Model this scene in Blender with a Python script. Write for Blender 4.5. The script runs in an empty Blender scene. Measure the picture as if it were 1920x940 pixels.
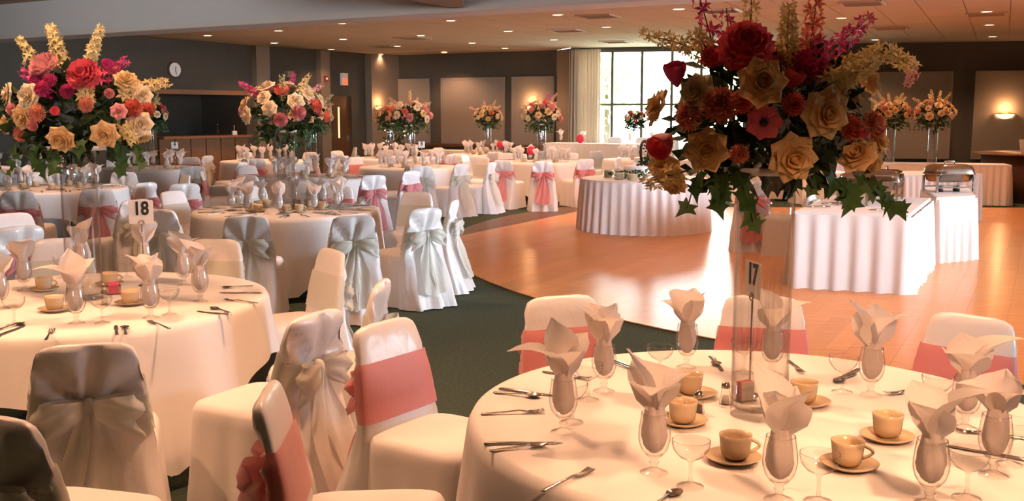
import bpy, math, random
from mathutils import Vector, Matrix
import numpy as np
random.seed(7)
PI = math.pi
S = bpy.context.scene
COL = S.collection

# ------------------------------------------------------------------ camera
CAM_H, CAM_F, CAM_T = 1.676, 1920.0, math.radians(7.61)
cam_d = bpy.data.cameras.new('camera')
cam_d.sensor_width = 36.0
cam_d.lens = CAM_F / 1920.0 * 36.0
cam_d.clip_end = 300
cam = bpy.data.objects.new('camera', cam_d)
cam.location = (0, 0, CAM_H)
cam.rotation_euler = (PI / 2 - CAM_T, 0, 0)
COL.objects.link(cam)
S.camera = cam

# ------------------------------------------------------------------ world, exposure
S.view_settings.view_transform = 'Standard'
S.view_settings.look = 'None'
S.view_settings.gamma = 1
S.view_settings.use_curve_mapping = False
S.view_settings.exposure = 0.18
w = bpy.data.worlds.new('sky')
S.world = w
w.use_nodes = True
bg = w.node_tree.nodes['Background']
bg.inputs[0].default_value = (0.93, 0.98, 1.0, 1)
bg.inputs[1].default_value = 15.0
cy = S.cycles
cy.use_denoising = True
cy.max_bounces = 9
cy.diffuse_bounces = 4
cy.glossy_bounces = 4
cy.transmission_bounces = 6
cy.transparent_max_bounces = 24
cy.caustics_reflective = False
cy.caustics_refractive = False
cy.sample_clamp_indirect = 4.0
cy.sample_clamp_direct = 0.0
cy.use_light_tree = True

WARM = (1.0, 0.52, 0.29)
COOL = (0.74, 0.86, 1.0)


def area_light(name, loc, target, sx, sy, energy, color, spread=PI, portal=False):
    d = bpy.data.lights.new(name, 'AREA')
    d.shape = 'RECTANGLE'
    d.size, d.size_y, d.energy, d.color, d.spread = sx, sy, energy, color, spread
    if portal:
        d.cycles.is_portal = True
    o = bpy.data.objects.new(name, d)
    o.location = loc
    o.rotation_euler = (Vector(target) - Vector(loc)).to_track_quat('-Z', 'Y').to_euler()
    COL.objects.link(o)
    return o


# added lamps stand in for daylight at unseen windows; portal at the rear window
area_light('side_daylight_fill', (15.7, 8.5, 1.9), (0, 12.5, 1.0), 7.6, 2.0, 560, COOL, math.radians(60))
area_light('bulkhead_daylight_fill', (-4.5, -4.8, 2.4), (-4.2, 13, 3.0), 7.6, 1.1, 26, (0.92, 0.93, 0.95), math.radians(20))
area_light('buffet_daylight_fill', (6.0, -4.8, 1.7), (1.45, 12.2, 0.7), 4.6, 2.2, 42, COOL, math.radians(21))
area_light('rear_window_portal', (3.5, 24.75, 1.95), (2.9, 20, 1.95), 5.4, 2.6, 1, (1, 1, 1), PI, True)


# ------------------------------------------------------------------ helpers
def at(px, py, z=0.0):
    """world point at height z that the photograph shows at a pixel"""
    a, b = (px - 960) / CAM_F, -(py - 470) / CAM_F
    c, s = math.cos(CAM_T), math.sin(CAM_T)
    d = Vector((a, c + b * s, -s + b * c))
    return Vector((0, 0, CAM_H)) + d * ((z - CAM_H) / d.z)


def at_y(px, py, y):
    a, b = (px - 960) / CAM_F, -(py - 470) / CAM_F
    c, s = math.cos(CAM_T), math.sin(CAM_T)
    d = Vector((a, c + b * s, -s + b * c))
    return Vector((0, 0, CAM_H)) + d * (y / d.y)


def pix(p):
    x, y, z = p[0], p[1], p[2] - CAM_H
    c, s = math.cos(CAM_T), math.sin(CAM_T)
    d = y * c - z * s
    if d < 0.05:
        return (-9999, -9999, d)
    return 960 + CAM_F * x / d, 470 - CAM_F * (y * s + z * c) / d, d


class MB:
    def __init__(self):
        self.v, self.f, self.m, self.s = [], [], [], []

    def add(self, vs, fs, mi=0, smooth=True):
        b = len(self.v)
        self.v += [tuple(p) for p in vs]
        for f in fs:
            self.f.append(tuple(i + b for i in f))
            self.m.append(mi)
            self.s.append(smooth)

    def loft(self, rings, closed=True, cap0=False, cap1=False, mi=0, smooth=True):
        n = len(rings[0])
        vs = [p for r in rings for p in r]
        fs = []
        for i in range(len(rings) - 1):
            for j in range(n if closed else n - 1):
                k = (j + 1) % n
                fs.append((i * n + j, i * n + k, (i + 1) * n + k, (i + 1) * n + j))
        if cap0:
            fs.append(tuple(reversed(range(n))))
        if cap1:
            fs.append(tuple((len(rings) - 1) * n + j for j in range(n)))
        self.add(vs, fs, mi, smooth)
        return self

    def lathe(self, prof, n=24, mi=0, c=(0, 0, 0), cap0=False, cap1=False, smooth=True):
        rings = [[(c[0] + r * math.cos(2 * PI * j / n), c[1] + r * math.sin(2 * PI * j / n), c[2] + z) for j in range(n)] for r, z in prof]
        return self.loft(rings, True, cap0, cap1, mi, smooth)

    def box(self, x0, x1, y0, y1, z0, z1, mi=0, mat=None):
        vs = [(x, y, z) for z in (z0, z1) for (x, y) in ((x0, y0), (x1, y0), (x1, y1), (x0, y1))]
        if mat is not None:
            vs = [mat @ Vector(p) for p in vs]
        self.add(vs, [(3, 2, 1, 0), (4, 5, 6, 7), (0, 1, 5, 4), (1, 2, 6, 5), (2, 3, 7, 6), (3, 0, 4, 7)], mi, False)
        return self

    def prism(self, poly, z0, z1, mi=0):
        n = len(poly)
        vs = [(x, y, z0) for x, y in poly] + [(x, y, z1) for x, y in poly]
        fs = [tuple(reversed(range(n))), tuple(range(n, 2 * n))] + [(i, (i + 1) % n, n + (i + 1) % n, n + i) for i in range(n)]
        self.add(vs, fs, mi, False)
        return self

    def tube(self, pts, r, n=8, mi=0, cap=True):
        pts = [Vector(p) for p in pts]
        rings = []
        for i, p in enumerate(pts):
            t = (pts[min(i + 1, len(pts) - 1)] - pts[max(i - 1, 0)]).normalized()
            u = t.cross(Vector((0, 0, 1)))
            if u.length < 1e-3:
                u = t.cross(Vector((0, 1, 0)))
            u.normalize()
            v = t.cross(u)
            rr = r(i / max(1, len(pts) - 1)) if callable(r) else r
            rings.append([p + (u * math.cos(2 * PI * j / n) + v * math.sin(2 * PI * j / n)) * rr for j in range(n)])
        return self.loft(rings, True, cap, cap, mi)

    def mesh(self, name, mats):
        me = bpy.data.meshes.new(name)
        me.from_pydata(self.v, [], self.f)
        for m in (mats if isinstance(mats, (list, tuple)) else [mats]):
            me.materials.append(m)
        me.polygons.foreach_set('material_index', self.m)
        me.polygons.foreach_set('use_smooth', self.s)
        me.update()
        return me

    def build(self, name, mats, parent=None):
        return link(name, self.mesh(name, mats), parent)


def link(name, data, parent=None, M=None):
    o = bpy.data.objects.new(name, data)
    COL.objects.link(o)
    if parent:
        o.parent = parent
    if M is not None:
        o.matrix_basis = M
    return o


def tag(o, label=None, cat=None, group=None, kind=None):
    if label: o['label'] = label
    if cat: o['category'] = cat
    if group: o['group'] = group
    if kind: o['kind'] = kind
    return o


def thing(name, label, cat, loc=(0, 0, 0), rz=0.0, group=None):
    o = bpy.data.objects.new(name, None)
    o.empty_display_size = 0.1
    COL.objects.link(o)
    o.location = loc
    o.rotation_euler = (0, 0, rz)
    return tag(o, label, cat, group)


KIDS = {}


def kids(o):
    if o.name not in KIDS:
        KIDS[o.name] = [c for c in o.children]
    return KIDS[o.name]


def copy_tree(o, parent=None):
    c = o.copy()
    COL.objects.link(c)
    if parent:
        c.parent = parent
    for k in kids(o):
        copy_tree(k, c)
    return c


def place(proto, loc, rz, label, group=None, scale=None):
    """first use moves the thing itself, later uses copy it with its parts"""
    if not proto.get('used'):
        o = proto
        kids(o)
        for k in kids(o):
            kids(k)
        proto['used'] = 1
    else:
        o = copy_tree(proto)
    o.location = loc
    o.rotation_euler = (0, 0, rz)
    if scale:
        o.scale = (scale,) * 3
    o['label'] = label
    if group:
        o['group'] = group
    elif 'group' in o:
        del o['group']
    return o


def structure(name, mb, mat, parent=None):
    o = mb.build(name, mat, parent)
    if parent is None:
        o['kind'] = 'structure'
    return o


# ------------------------------------------------------------------ materials
def mat(name, col, rough=0.6, metal=0.0, sheen=0.0, spec=0.5, emit=None, estr=0.0, noise=None, bump=None, trans=0.0, alpha=None, coat=0.0, vary=0.0, transl=0.0):
    m = bpy.data.materials.new(name)
    m.use_nodes = True
    nt = m.node_tree
    N, L = nt.nodes, nt.links
    b = N['Principled BSDF']
    b.inputs['Base Color'].default_value = (*col, 1)
    b.inputs['Roughness'].default_value = rough
    b.inputs['Metallic'].default_value = metal
    b.inputs['Specular IOR Level'].default_value = spec
    if sheen:
        b.inputs['Sheen Weight'].default_value = sheen
    if coat:
        b.inputs['Coat Weight'].default_value = coat
        b.inputs['Coat Roughness'].default_value = 0.12
    if emit:
        b.inputs['Emission Color'].default_value = (*emit, 1)
        b.inputs['Emission Strength'].default_value = estr
    colsock = None
    tc = None
    if noise or bump:
        tc = N.new('ShaderNodeTexCoord')
    if noise:
        col2, scale, detail = noise
        nz = N.new('ShaderNodeTexNoise')
        mp = N.new('ShaderNodeMapping')
        if isinstance(scale, tuple):
            mp.inputs['Scale'].default_value = scale
            nz.inputs['Scale'].default_value = 1
        else:
            nz.inputs['Scale'].default_value = scale
        nz.inputs['Detail'].default_value = detail
        L.new(tc.outputs['Object'], mp.inputs[0])
        L.new(mp.outputs[0], nz.inputs['Vector'])
        rp = N.new('ShaderNodeValToRGB')
        rp.color_ramp.elements[0].color = (*col, 1)
        rp.color_ramp.elements[1].color = (*col2, 1)
        rp.color_ramp.elements[0].position = 0.35
        rp.color_ramp.elements[1].position = 0.65
        L.new(nz.outputs['Fac'], rp.inputs[0])
        colsock = rp.outputs[0]
    if vary:
        oi = N.new('ShaderNodeObjectInfo')
        mr = N.new('ShaderNodeMapRange')
        mr.inputs['To Min'].default_value = 1 - vary
        mr.inputs['To Max'].default_value = 1 + vary
        L.new(oi.outputs['Random'], mr.inputs[0])
        hs = N.new('ShaderNodeHueSaturation')
        hs.inputs['Color'].default_value = (*col, 1)
        if colsock:
            L.new(colsock, hs.inputs['Color'])
        L.new(mr.outputs[0], hs.inputs['Value'])
        colsock = hs.outputs[0]
    if colsock:
        L.new(colsock, b.inputs['Base Color'])
    if bump:
        scale, strength, dist = bump
        nz = N.new('ShaderNodeTexNoise')
        nz.inputs['Scale'].default_value = scale
        nz.inputs['Detail'].default_value = 3
        L.new(tc.outputs['Object'], nz.inputs['Vector'])
        bp = N.new('ShaderNodeBump')
        bp.inputs['Strength'].default_value = strength
        bp.inputs['Distance'].default_value = dist
        L.new(nz.outputs['Fac'], bp.inputs['Height'])
        L.new(bp.outputs[0], b.inputs['Normal'])
    last = b.outputs[0]
    out = N['Material Output']
    if transl:
        t = N.new('ShaderNodeBsdfTranslucent')
        t.inputs[0].default_value = (*col, 1)
        if colsock:
            L.new(colsock, t.inputs[0])
        mx = N.new('ShaderNodeMixShader')
        mx.inputs[0].default_value = transl
        L.new(last, mx.inputs[1])
        L.new(t.outputs[0], mx.inputs[2])
        last = mx.outputs[0]
    if alpha is not None:
        t = N.new('ShaderNodeBsdfTransparent')
        mx = N.new('ShaderNodeMixShader')
        mx.inputs[0].default_value = alpha
        L.new(t.outputs[0], mx.inputs[1])
        L.new(last, mx.inputs[2])
        last = mx.outputs[0]
    L.new(last, out.inputs[0])
    return m


def glass_mat(name, tint, edge, amount=1.0, pos=0.8):
    """thin clear glass: mostly see-through, brighter reflections and a tint towards its edges"""
    m = bpy.data.materials.new(name)
    m.use_nodes = True
    nt = m.node_tree
    N, L = nt.nodes, nt.links
    N.remove(N['Principled BSDF'])
    t = N.new('ShaderNodeBsdfTransparent')
    g = N.new('ShaderNodeBsdfGlossy')
    g.inputs['Roughness'].default_value = 0.04
    lw = N.new('ShaderNodeLayerWeight')
    lw.inputs[0].default_value = 0.35
    rp = N.new('ShaderNodeValToRGB')
    rp.color_ramp.elements[0].color = (*tint, 1)
    rp.color_ramp.elements[1].color = (*edge, 1)
    rp.color_ramp.elements[0].position = pos
    L.new(lw.outputs['Facing'], rp.inputs[0])
    L.new(rp.outputs[0], t.inputs[0])
    pw = N.new('ShaderNodeMath')
    pw.operation = 'POWER'
    pw.inputs[1].default_value = 4.0
    lw2 = N.new('ShaderNodeLayerWeight')
    lw2.inputs[0].default_value = 0.5
    L.new(lw2.outputs['Facing'], pw.inputs[0])
    mu = N.new('ShaderNodeMath')
    mu.operation = 'MULTIPLY_ADD'
    mu.inputs[1].default_value = 0.55 * amount
    mu.inputs[2].default_value = 0.045 * amount
    L.new(pw.outputs[0], mu.inputs[0])
    mx = N.new('ShaderNodeMixShader')
    L.new(mu.outputs[0], mx.inputs[0])
    L.new(t.outputs[0], mx.inputs[1])
    L.new(g.outputs[0], mx.inputs[2])
    L.new(mx.outputs[0], N['Material Output'].inputs[0])
    return m


M = dict(
    satin=mat('satin', (0.84, 0.80, 0.78), 0.30, sheen=0.15, spec=0.7, bump=(7, 0.35, 0.03)),
    cloth=mat('cloth', (0.86, 0.81, 0.77), 0.7, sheen=0.1, bump=(4, 0.2, 0.02)),
    skirt=mat('skirt_cloth', (0.88, 0.83, 0.81), 0.6, sheen=0.1),
    napkin=mat('napkin_cloth', (0.95, 0.87, 0.82), 0.7, transl=0.45),
    pink=mat('pink_organza', (0.78, 0.27, 0.27), 0.45, sheen=0.4, alpha=0.85, transl=0.15, bump=(14, 0.2, 0.02)),
    ivory=mat('ivory_organza', (0.80, 0.78, 0.68), 0.4, sheen=0.5, alpha=0.78, transl=0.15, bump=(14, 0.2, 0.02)),
    carpet=mat('carpet', (0.060, 0.084, 0.060), 0.95, spec=0.1, noise=((0.085, 0.112, 0.080), 40, 4), bump=(260, 0.6, 0.01)),
    plank=mat('plank', (0.76, 0.35, 0.14), 0.23, noise=((0.82, 0.41, 0.18), (3.0, 26.0, 1.0), 4), vary=0.06, spec=0.4),
    wall=mat('wall_paint', (0.066, 0.060, 0.046), 0.85, noise=((0.074, 0.066, 0.051), 3, 2)),
    wall_tan=mat('pilaster_paint', (0.22, 0.17, 0.12), 0.8),
    panel=mat('wall_panel', (0.235, 0.195, 0.155), 0.75),
    grey=mat('bulkhead_paint', (0.74, 0.72, 0.71), 0.8),
    trim=mat('trim_paint', (0.75, 0.70, 0.64), 0.5),
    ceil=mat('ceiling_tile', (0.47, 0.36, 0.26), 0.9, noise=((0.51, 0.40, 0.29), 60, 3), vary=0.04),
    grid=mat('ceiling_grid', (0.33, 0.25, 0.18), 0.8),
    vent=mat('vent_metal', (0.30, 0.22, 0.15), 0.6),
    lamp=mat('lamp_lens', (1, 0.8, 0.5), 0.5, emit=(1.0, 0.68, 0.36), estr=6.0),
    lamp_ring=mat('lamp_ring', (0.7, 0.55, 0.4), 0.4),
    sconce=mat('sconce_glass', (1, 0.8, 0.6), 0.4, emit=(1.0, 0.55, 0.25), estr=3.0),
    brass=mat('sconce_brass', (0.45, 0.25, 0.1), 0.35, metal=0.8),
    curtain=mat('curtain', (0.82, 0.72, 0.60), 0.85, transl=0.3),
    mullion=mat('window_metal', (0.10, 0.09, 0.06), 0.5),
    pane=glass_mat('pane_glass', (0.97, 0.98, 0.98), (0.85, 0.9, 0.9), 0.6),
    glass=glass_mat('clear_glass', (0.975, 0.965, 0.95), (0.46, 0.40, 0.34), 1.7, 0.5),
    vase=glass_mat('vase_glass', (0.975, 0.97, 0.96), (0.80, 0.74, 0.68), 1.7, 0.6),
    silver=mat('silver', (0.62, 0.55, 0.48), 0.2, metal=1.0),
    chrome=mat('chafer_steel', (0.42, 0.36, 0.30), 0.18, metal=1.0),
    dark_metal=mat('dark_metal', (0.05, 0.04, 0.035), 0.35, metal=0.6),
    ceramic=mat('ceramic', (0.72, 0.56, 0.36), 0.25, coat=0.4),
    wood=mat('bar_wood', (0.17, 0.07, 0.022), 0.4, noise=((0.22, 0.095, 0.032), (2, 30, 30), 4)),
    dark_wood=mat('dark_wood', (0.10, 0.045, 0.02), 0.35, noise=((0.14, 0.065, 0.03), (3, 3, 30), 4)),
    black=mat('black', (0.015, 0.013, 0.012), 0.5),
    card=mat('card', (0.85, 0.80, 0.76), 0.5),
    white=mat('white_paint', (0.85, 0.84, 0.82), 0.5),
    exit=mat('exit_red', (0.8, 0.06, 0.02), 0.4, emit=(1.0, 0.10, 0.03), estr=1.6),
    red=mat('red_ball', (0.75, 0.04, 0.09), 0.7, bump=(30, 0.6, 0.02)),
    packet=mat('pink_packet', (0.85, 0.12, 0.2), 0.5),
    pepper=mat('pepper', (0.12, 0.09, 0.07), 0.8),
    salt=mat('salt', (0.85, 0.82, 0.78), 0.8),
    leaf=mat('leaf_dark', (0.014, 0.028, 0.009), 0.55, noise=((0.028, 0.055, 0.015), 20, 2), transl=0.1, spec=0.25),
    ivy=mat('ivy_leaf', (0.03, 0.075, 0.018), 0.5, noise=((0.05, 0.12, 0.03), 30, 2), transl=0.15, spec=0.3),
    stem=mat('stem', (0.06, 0.07, 0.02), 0.6),
    vine=mat('grapevine', (0.10, 0.045, 0.02), 0.7),
    tree=mat('tree_leaf', (0.50, 0.62, 0.28), 0.6, transl=0.45),
    bark=mat('bark', (0.12, 0.08, 0.05), 0.8),
    lawn=mat('lawn', (0.5, 0.6, 0.38), 0.9),
    cream=mat('rose_cream', (0.82, 0.55, 0.25), 0.6, transl=0.25, vary=0.06),
    ivory_rose=mat('rose_ivory', (0.86, 0.68, 0.44), 0.6, transl=0.25, vary=0.06),
    peony=mat('peony_pink', (0.78, 0.13, 0.16), 0.6, transl=0.25),
    palepink=mat('pale_pink', (0.82, 0.36, 0.34), 0.6, transl=0.25),
    coral=mat('coral', (0.85, 0.22, 0.14), 0.6, transl=0.25),
    magenta=mat('magenta', (0.62, 0.06, 0.20), 0.6, transl=0.25),
    stock=mat('cream_stock', (0.78, 0.60, 0.26), 0.6, transl=0.25),
    salmon=mat('salmon', (0.85, 0.34, 0.22), 0.6, transl=0.25),
)

# ------------------------------------------------------------------ room shell
CEIL = 3.25
V2 = lambda x, y: Vector((x, y))
pC, pP, pQ0, pQ1 = V2(-3.29, 28.57), V2(1.14, 26.17), V2(1.43, 25.33), V2(16, 21.75)
lw_dir = V2(-0.547, -0.837)
pL = pC + lw_dir * 19
pLF, pRF = V2(pL.x, -5), V2(16, -5)
ROOM = [pC, pL, pLF, pRF, pQ1, pQ0, pP]


def plan(px, p, d):
    """distance along the plan line p + t*d where it crosses the sight line of a pixel column"""
    k = (px - 960) / CAM_F * 0.9912
    return (k * p.y - p.x) / (d.x - k * d.y)


def wall_run(name, p, q, holes=(), thick=0.25, mt=None, z1=CEIL + 0.1):
    """wall along p-q, room on its inner side, with rectangular openings (t0, t1, z0, z1)"""
    d = (q - p)
    ln = d.length
    d.normalize()
    n = V2(d.y, -d.x)
    mid = (p + q) / 2
    if n.dot(mid - V2(1.5, 12)) < 0:
        n = -n
    X = Matrix(((d.x, n.x, 0, p.x), (d.y, n.y, 0, p.y), (0, 0, 1, 0), (0, 0, 0, 1)))
    mb = MB()
    ts = sorted({0.0, ln} | {h[0] for h in holes} | {h[1] for h in holes})
    for a, b in zip(ts[:-1], ts[1:]):
        hs = [h for h in holes if h[0] <= (a + b) / 2 <= h[1]]
        if not hs:
            mb.box(a, b, 0, thick, 0, z1, mat=X)
        else:
            h = hs[0]
            if h[2] > 0: mb.box(a, b, 0, thick, 0, h[2], mat=X)
            if h[3] < z1: mb.box(a, b, 0, thick, h[3], z1, mat=X)
    o = structure(name, mb, mt or M['wall'])
    return o, X, d


mb = MB()
mb.prism([(p.x, p.y) for p in ROOM], -0.15, 0.0)
structure('floor', mb, M['carpet'])

ld = lw_dir
sdoor = (plan(662, pC, ld), plan(619, pC, ld))
sbar = (plan(462, pC, ld), plan(292, pC, ld))
wl, XL, _ = wall_run('wall_left', pC, pL, [(sbar[0], sbar[1], 1.14, 2.14), (sdoor[0], sdoor[1], 0, 2.2)])
XLi = lambda t0, t1, n0, n1, z0, z1, mb: mb.box(t0, t1, n0, n1, z0, z1, mat=XL)
wb, XB1, d1 = wall_run('wall_back', pC, pP)
d2 = (pQ1 - pQ0).normalized()
swin = (plan(1078, pQ0, d2), plan(1398, pQ0, d2))
wr, XB2, _ = wall_run('wall_back_window', pQ0, pQ1, [(swin[0], swin[1], 0.72, 3.2)])
wall_run('wall_right', pQ1, pRF, [(9.3, 17.2, 0.9, 2.9)])
wall_run('wall_front', pLF, pRF, [(5.2, 13.2, 1.8, 3.0), (17.3, 22.1, 0.5, 2.9)])
wall_run('wall_front_left', pL, pLF)
# pilasters: the two on the bar wall, the corner one and the one beside the curtain
tr = 1
for a, b in ((475, 500), (595, 612)):
    mb = MB()
    XLi(plan(b, pC, ld), plan(a, pC, ld), -0.16, 0.02, 0, CEIL, mb)
    structure('column_%d' % tr, mb, M['wall_tan']); tr += 1
mb = MB()
XLi(-0.1, plan(686, pC, ld), -0.22, 0.02, 0, CEIL, mb)
structure('column_%d' % tr, mb, M['wall_tan']); tr += 1
mb = MB()
t_p = plan(1043, pC, d1)
mb.prism([tuple(pC + d1 * t_p), (pQ0.x - 0.02, pQ0.y - 0.12), (pQ0.x + 0.18, pQ0.y - 0.12), (pQ0.x + 0.18, pQ0.y + 0.3), (pP.x + 0.1, pP.y + 0.1)], 0, CEIL)
structure('column_%d' % tr, mb, M['panel'])
# light framed panels and dark chair rail on both back walls
for X, p, d, pxs, z0, z1 in ((XB1, pC, d1, ((739, 807), (829, 947), (961, 1040)), 0.88, 2.62), (XB2, pQ0, d2, ((1632, 1783), (1824, 1965)), 0.66, 2.62)):
    par = wb if X is XB1 else wr
    for a, b in pxs:
        mb = MB()
        t0, t1 = plan(a, p, d), plan(b, p, d)
        mb.box(t0, t1, -0.05, 0, z0, z1, mat=X)
        for (u0, u1, v0, v1) in ((t0, t1, z1 - 0.05, z1), (t0, t1, z0, z0 + 0.05), (t0, t0 + 0.05, z0 + 0.05, z1 - 0.05), (t1 - 0.05, t1, z0 + 0.05, z1 - 0.05)):
            mb.box(u0, u1, -0.065, -0.05, v0, v1, mat=X)
        mb.build('wall_panel', M['panel'], par)
mb = MB()
mb.box(0.3, t_p, -0.06, 0, 0.80, 0.88, mat=XB1)
structure('trim_1', mb, M['dark_wood'])
mb = MB()
mb.box(plan(1405, pQ0, d2), 14.9, -0.06, 0, 0.0, 0.12, mat=XB2)
structure('baseboard_back', mb, M['dark_wood'])

# bar counter niche in the bar wall
mb = MB()
XLi(sbar[0], sbar[1], 1.55, 1.65, 0.0, 2.6, mb)
XLi(sbar[0] - 0.1, sbar[0], 0.25, 1.65, 0.0, 2.6, mb)
XLi(sbar[1], sbar[1] + 0.1, 0.25, 1.65, 0.0, 2.6, mb)
XLi(sbar[0] - 0.1, sbar[1] + 0.1, 0.25, 1.65, 2.5, 2.6, mb)
XLi(sbar[0], sbar[1], 0.25, 1.55, -0.1, 0.0, mb)
structure('wall_bar', mb, M['wall'])
mb = MB()
XLi(sbar[0] - 0.05, sbar[1] + 0.05, -0.05, 0.0, 2.10, 2.20, mb)
structure('trim_2', mb, M['wood'])
c0 = XL @ Vector(((sbar[0] + sbar[1]) / 2, 0, 0))
bar = thing('bar_counter', 'long wooden bar counter in the dark niche under the wall clock', 'counter', (0, 0, 0))
mb = MB(); XLi(sbar[0] + 0.01, sbar[1] - 0.01, -0.22, 0.5, 1.14, 1.19, mb); mb.build('counter_top', M['wood'], bar)
for k in range(6):
    mb = MB()
    a = sbar[0] + (sbar[1] - sbar[0]) * k / 6
    XLi(a + 0.012, a + (sbar[1] - sbar[0]) / 6 - 0.012, -0.06, -0.004, 0.02, 1.135, mb)
    mb.build('front_panel', M['wood'], bar)
# door in the bar wall
dr = thing('door_1', None, None); dr['kind'] = 'structure'
mb = MB(); XLi(sdoor[0] + 0.07, sdoor[1] - 0.07, 0.04, 0.09, 0.01, 2.13, mb); mb.build('door_leaf', M['dark_wood'], dr)
mb = MB()
XLi(sdoor[0], sdoor[0] + 0.07, -0.02, 0.12, 0, 2.2, mb); XLi(sdoor[1] - 0.07, sdoor[1], -0.02, 0.12, 0, 2.2, mb); XLi(sdoor[0] + 0.07, sdoor[1] - 0.07, -0.02, 0.12, 2.13, 2.2, mb)
mb.build('door_frame', M['wall'], dr)
ta = plan(637, pC, ld)
mb = MB(); XLi(ta - 0.03, ta + 0.03, 0.03, 0.045, 1.05, 1.85, mb)
tag(mb.build('vision_pane', mat('lit_door_pane', (1, .8, .5), .4, emit=(1, 0.72, 0.36), estr=0.9), dr), 'narrow lit vision pane')
mb = MB(); XLi(sdoor[0] + 0.12, sdoor[0] + 0.17, 0.0, 0.04, 0.98, 1.1, mb); mb.build('door_handle', M['silver'], dr)

# window behind the head table
win = thing('window_1', None, None); win['kind'] = 'structure'
cols = [swin[0]] + [plan(x, pQ0, d2) for x in (1112, 1146.5, 1202, 1258, 1313, 1369)] + [swin[1]]
rows = [0.72, 1.90, 3.2]
mb = MB()
mb.box(cols[0], cols[-1], 0.05, 0.17, rows[0], rows[0] + 0.06, mat=XB2)
mb.box(cols[0], cols[-1], 0.05, 0.17, rows[-1] - 0.05, rows[-1], mat=XB2)
mb.build('window_frame', M['mullion'], win)
for i, c in enumerate(cols):
    mb = MB()
    c = min(max(c, cols[0] + 0.03), cols[-1] - 0.03)
    mb.box(c - 0.03, c + 0.03, 0.05, 0.17, rows[0] + 0.06, rows[-1] - 0.05, mat=XB2)
    mb.build('mullion', M['mullion'], win)
mb = MB(); mb.box(cols[0] + 0.06, cols[-1] - 0.06, 0.06, 0.16, rows[1] - 0.025, rows[1] + 0.025, mat=XB2); mb.build('transom', M['mullion'], win)
for i in range(len(cols) - 1):
    for j in range(2):
        mb = MB()
        mb.box(cols[i] + 0.03, cols[i + 1] - 0.03, 0.105, 0.111, rows[j] + 0.05, rows[j + 1] - 0.03, mat=XB2)
        mb.build('pane', M['pane'], win)
for nm, X, a, b, z0, z1, nn in (('added_window_2', None, 0, 0, 0.9, 2.9, 4), ('added_window_3', None, 0, 0, 1.8, 3.0, 4), ('added_window_4', None, 0, 0, 0.5, 2.9, 4)):  # unseen windows put in to hold the added daylight fills
    wn = thing(nm, None, None); wn['kind'] = 'structure'
    mb = MB()
    for k in range(nn + 1):
        if nm == 'added_window_2':
            y = 21.75 - 17.2 + 7.9 * k / nn
            mb.box(16.05, 16.15, y - 0.04, y + 0.04, z0, z1)
        else:
            x = pLF.x + 5.2 + 8.0 * k / nn if nm == 'added_window_3' else pLF.x + 17.3 + 4.8 * k / nn
            mb.box(x - 0.04, x + 0.04, -5.15, -5.05, z0, z1)
    mb.build('mullion', M['mullion'], wn)
    mb = MB()
    if nm == 'added_window_2': mb.box(16.16, 16.2, 21.75 - 17.2, 21.75 - 9.3, z0, z1)
    elif nm == 'added_window_3': mb.box(pLF.x + 5.2, pLF.x + 13.2, -5.2, -5.16, z0, z1)
    else: mb.box(pLF.x + 17.3, pLF.x + 22.1, -5.2, -5.16, z0, z1)
    mb.build('sky_blocker', M['card'], wn)  # opaque panel added to keep sky light out of the room
# curtain beside the window
t0, t1 = plan(1069, pQ0, d2), plan(1126, pQ0, d2)
n = 90
rows_ = []
for z, amp in ((0.03, 0.07), (0.8, 0.065), (2.0, 0.06), (2.9, 0.05), (3.18, 0.035), (3.22, 0.03)):
    r = []
    for i in range(n + 1):
        u = i / n
        r.append(XB2 @ Vector((t0 + (t1 - t0) * u, -0.14 + amp * math.sin(u * 2 * PI * 9.5 + 0.5 * math.sin(u * 17)), z)))
    rows_.append(r)
mb = MB(); mb.loft(rows_, closed=False)
cu = mb.build('curtain', M['curtain'])
so = cu.modifiers.new('thickness', 'SOLIDIFY'); so.thickness = 0.006
tag(cu, 'tall pleated beige curtain hanging beside the bright window', 'curtain')

# ceiling, bulkhead and its side beam
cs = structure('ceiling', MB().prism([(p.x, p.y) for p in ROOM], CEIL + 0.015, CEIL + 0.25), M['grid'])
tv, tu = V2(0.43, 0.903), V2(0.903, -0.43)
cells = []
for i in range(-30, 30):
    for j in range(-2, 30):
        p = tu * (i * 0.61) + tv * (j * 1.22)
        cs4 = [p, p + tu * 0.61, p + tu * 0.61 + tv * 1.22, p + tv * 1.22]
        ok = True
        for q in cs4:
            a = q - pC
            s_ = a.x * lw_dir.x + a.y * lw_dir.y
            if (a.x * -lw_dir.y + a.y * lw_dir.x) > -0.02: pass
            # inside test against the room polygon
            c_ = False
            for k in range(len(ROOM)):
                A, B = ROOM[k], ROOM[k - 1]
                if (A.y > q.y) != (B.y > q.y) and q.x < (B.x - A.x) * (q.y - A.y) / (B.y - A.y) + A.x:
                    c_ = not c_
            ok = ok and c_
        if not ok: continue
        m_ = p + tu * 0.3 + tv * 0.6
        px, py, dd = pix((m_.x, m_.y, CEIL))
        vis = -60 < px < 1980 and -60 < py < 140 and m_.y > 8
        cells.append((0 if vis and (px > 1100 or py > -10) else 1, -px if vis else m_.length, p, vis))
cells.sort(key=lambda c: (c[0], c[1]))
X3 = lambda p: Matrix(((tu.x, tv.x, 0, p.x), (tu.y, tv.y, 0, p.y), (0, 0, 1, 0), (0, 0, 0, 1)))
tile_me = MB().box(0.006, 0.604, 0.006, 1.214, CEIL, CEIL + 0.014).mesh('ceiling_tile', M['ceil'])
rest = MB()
nt_ = 0
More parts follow.
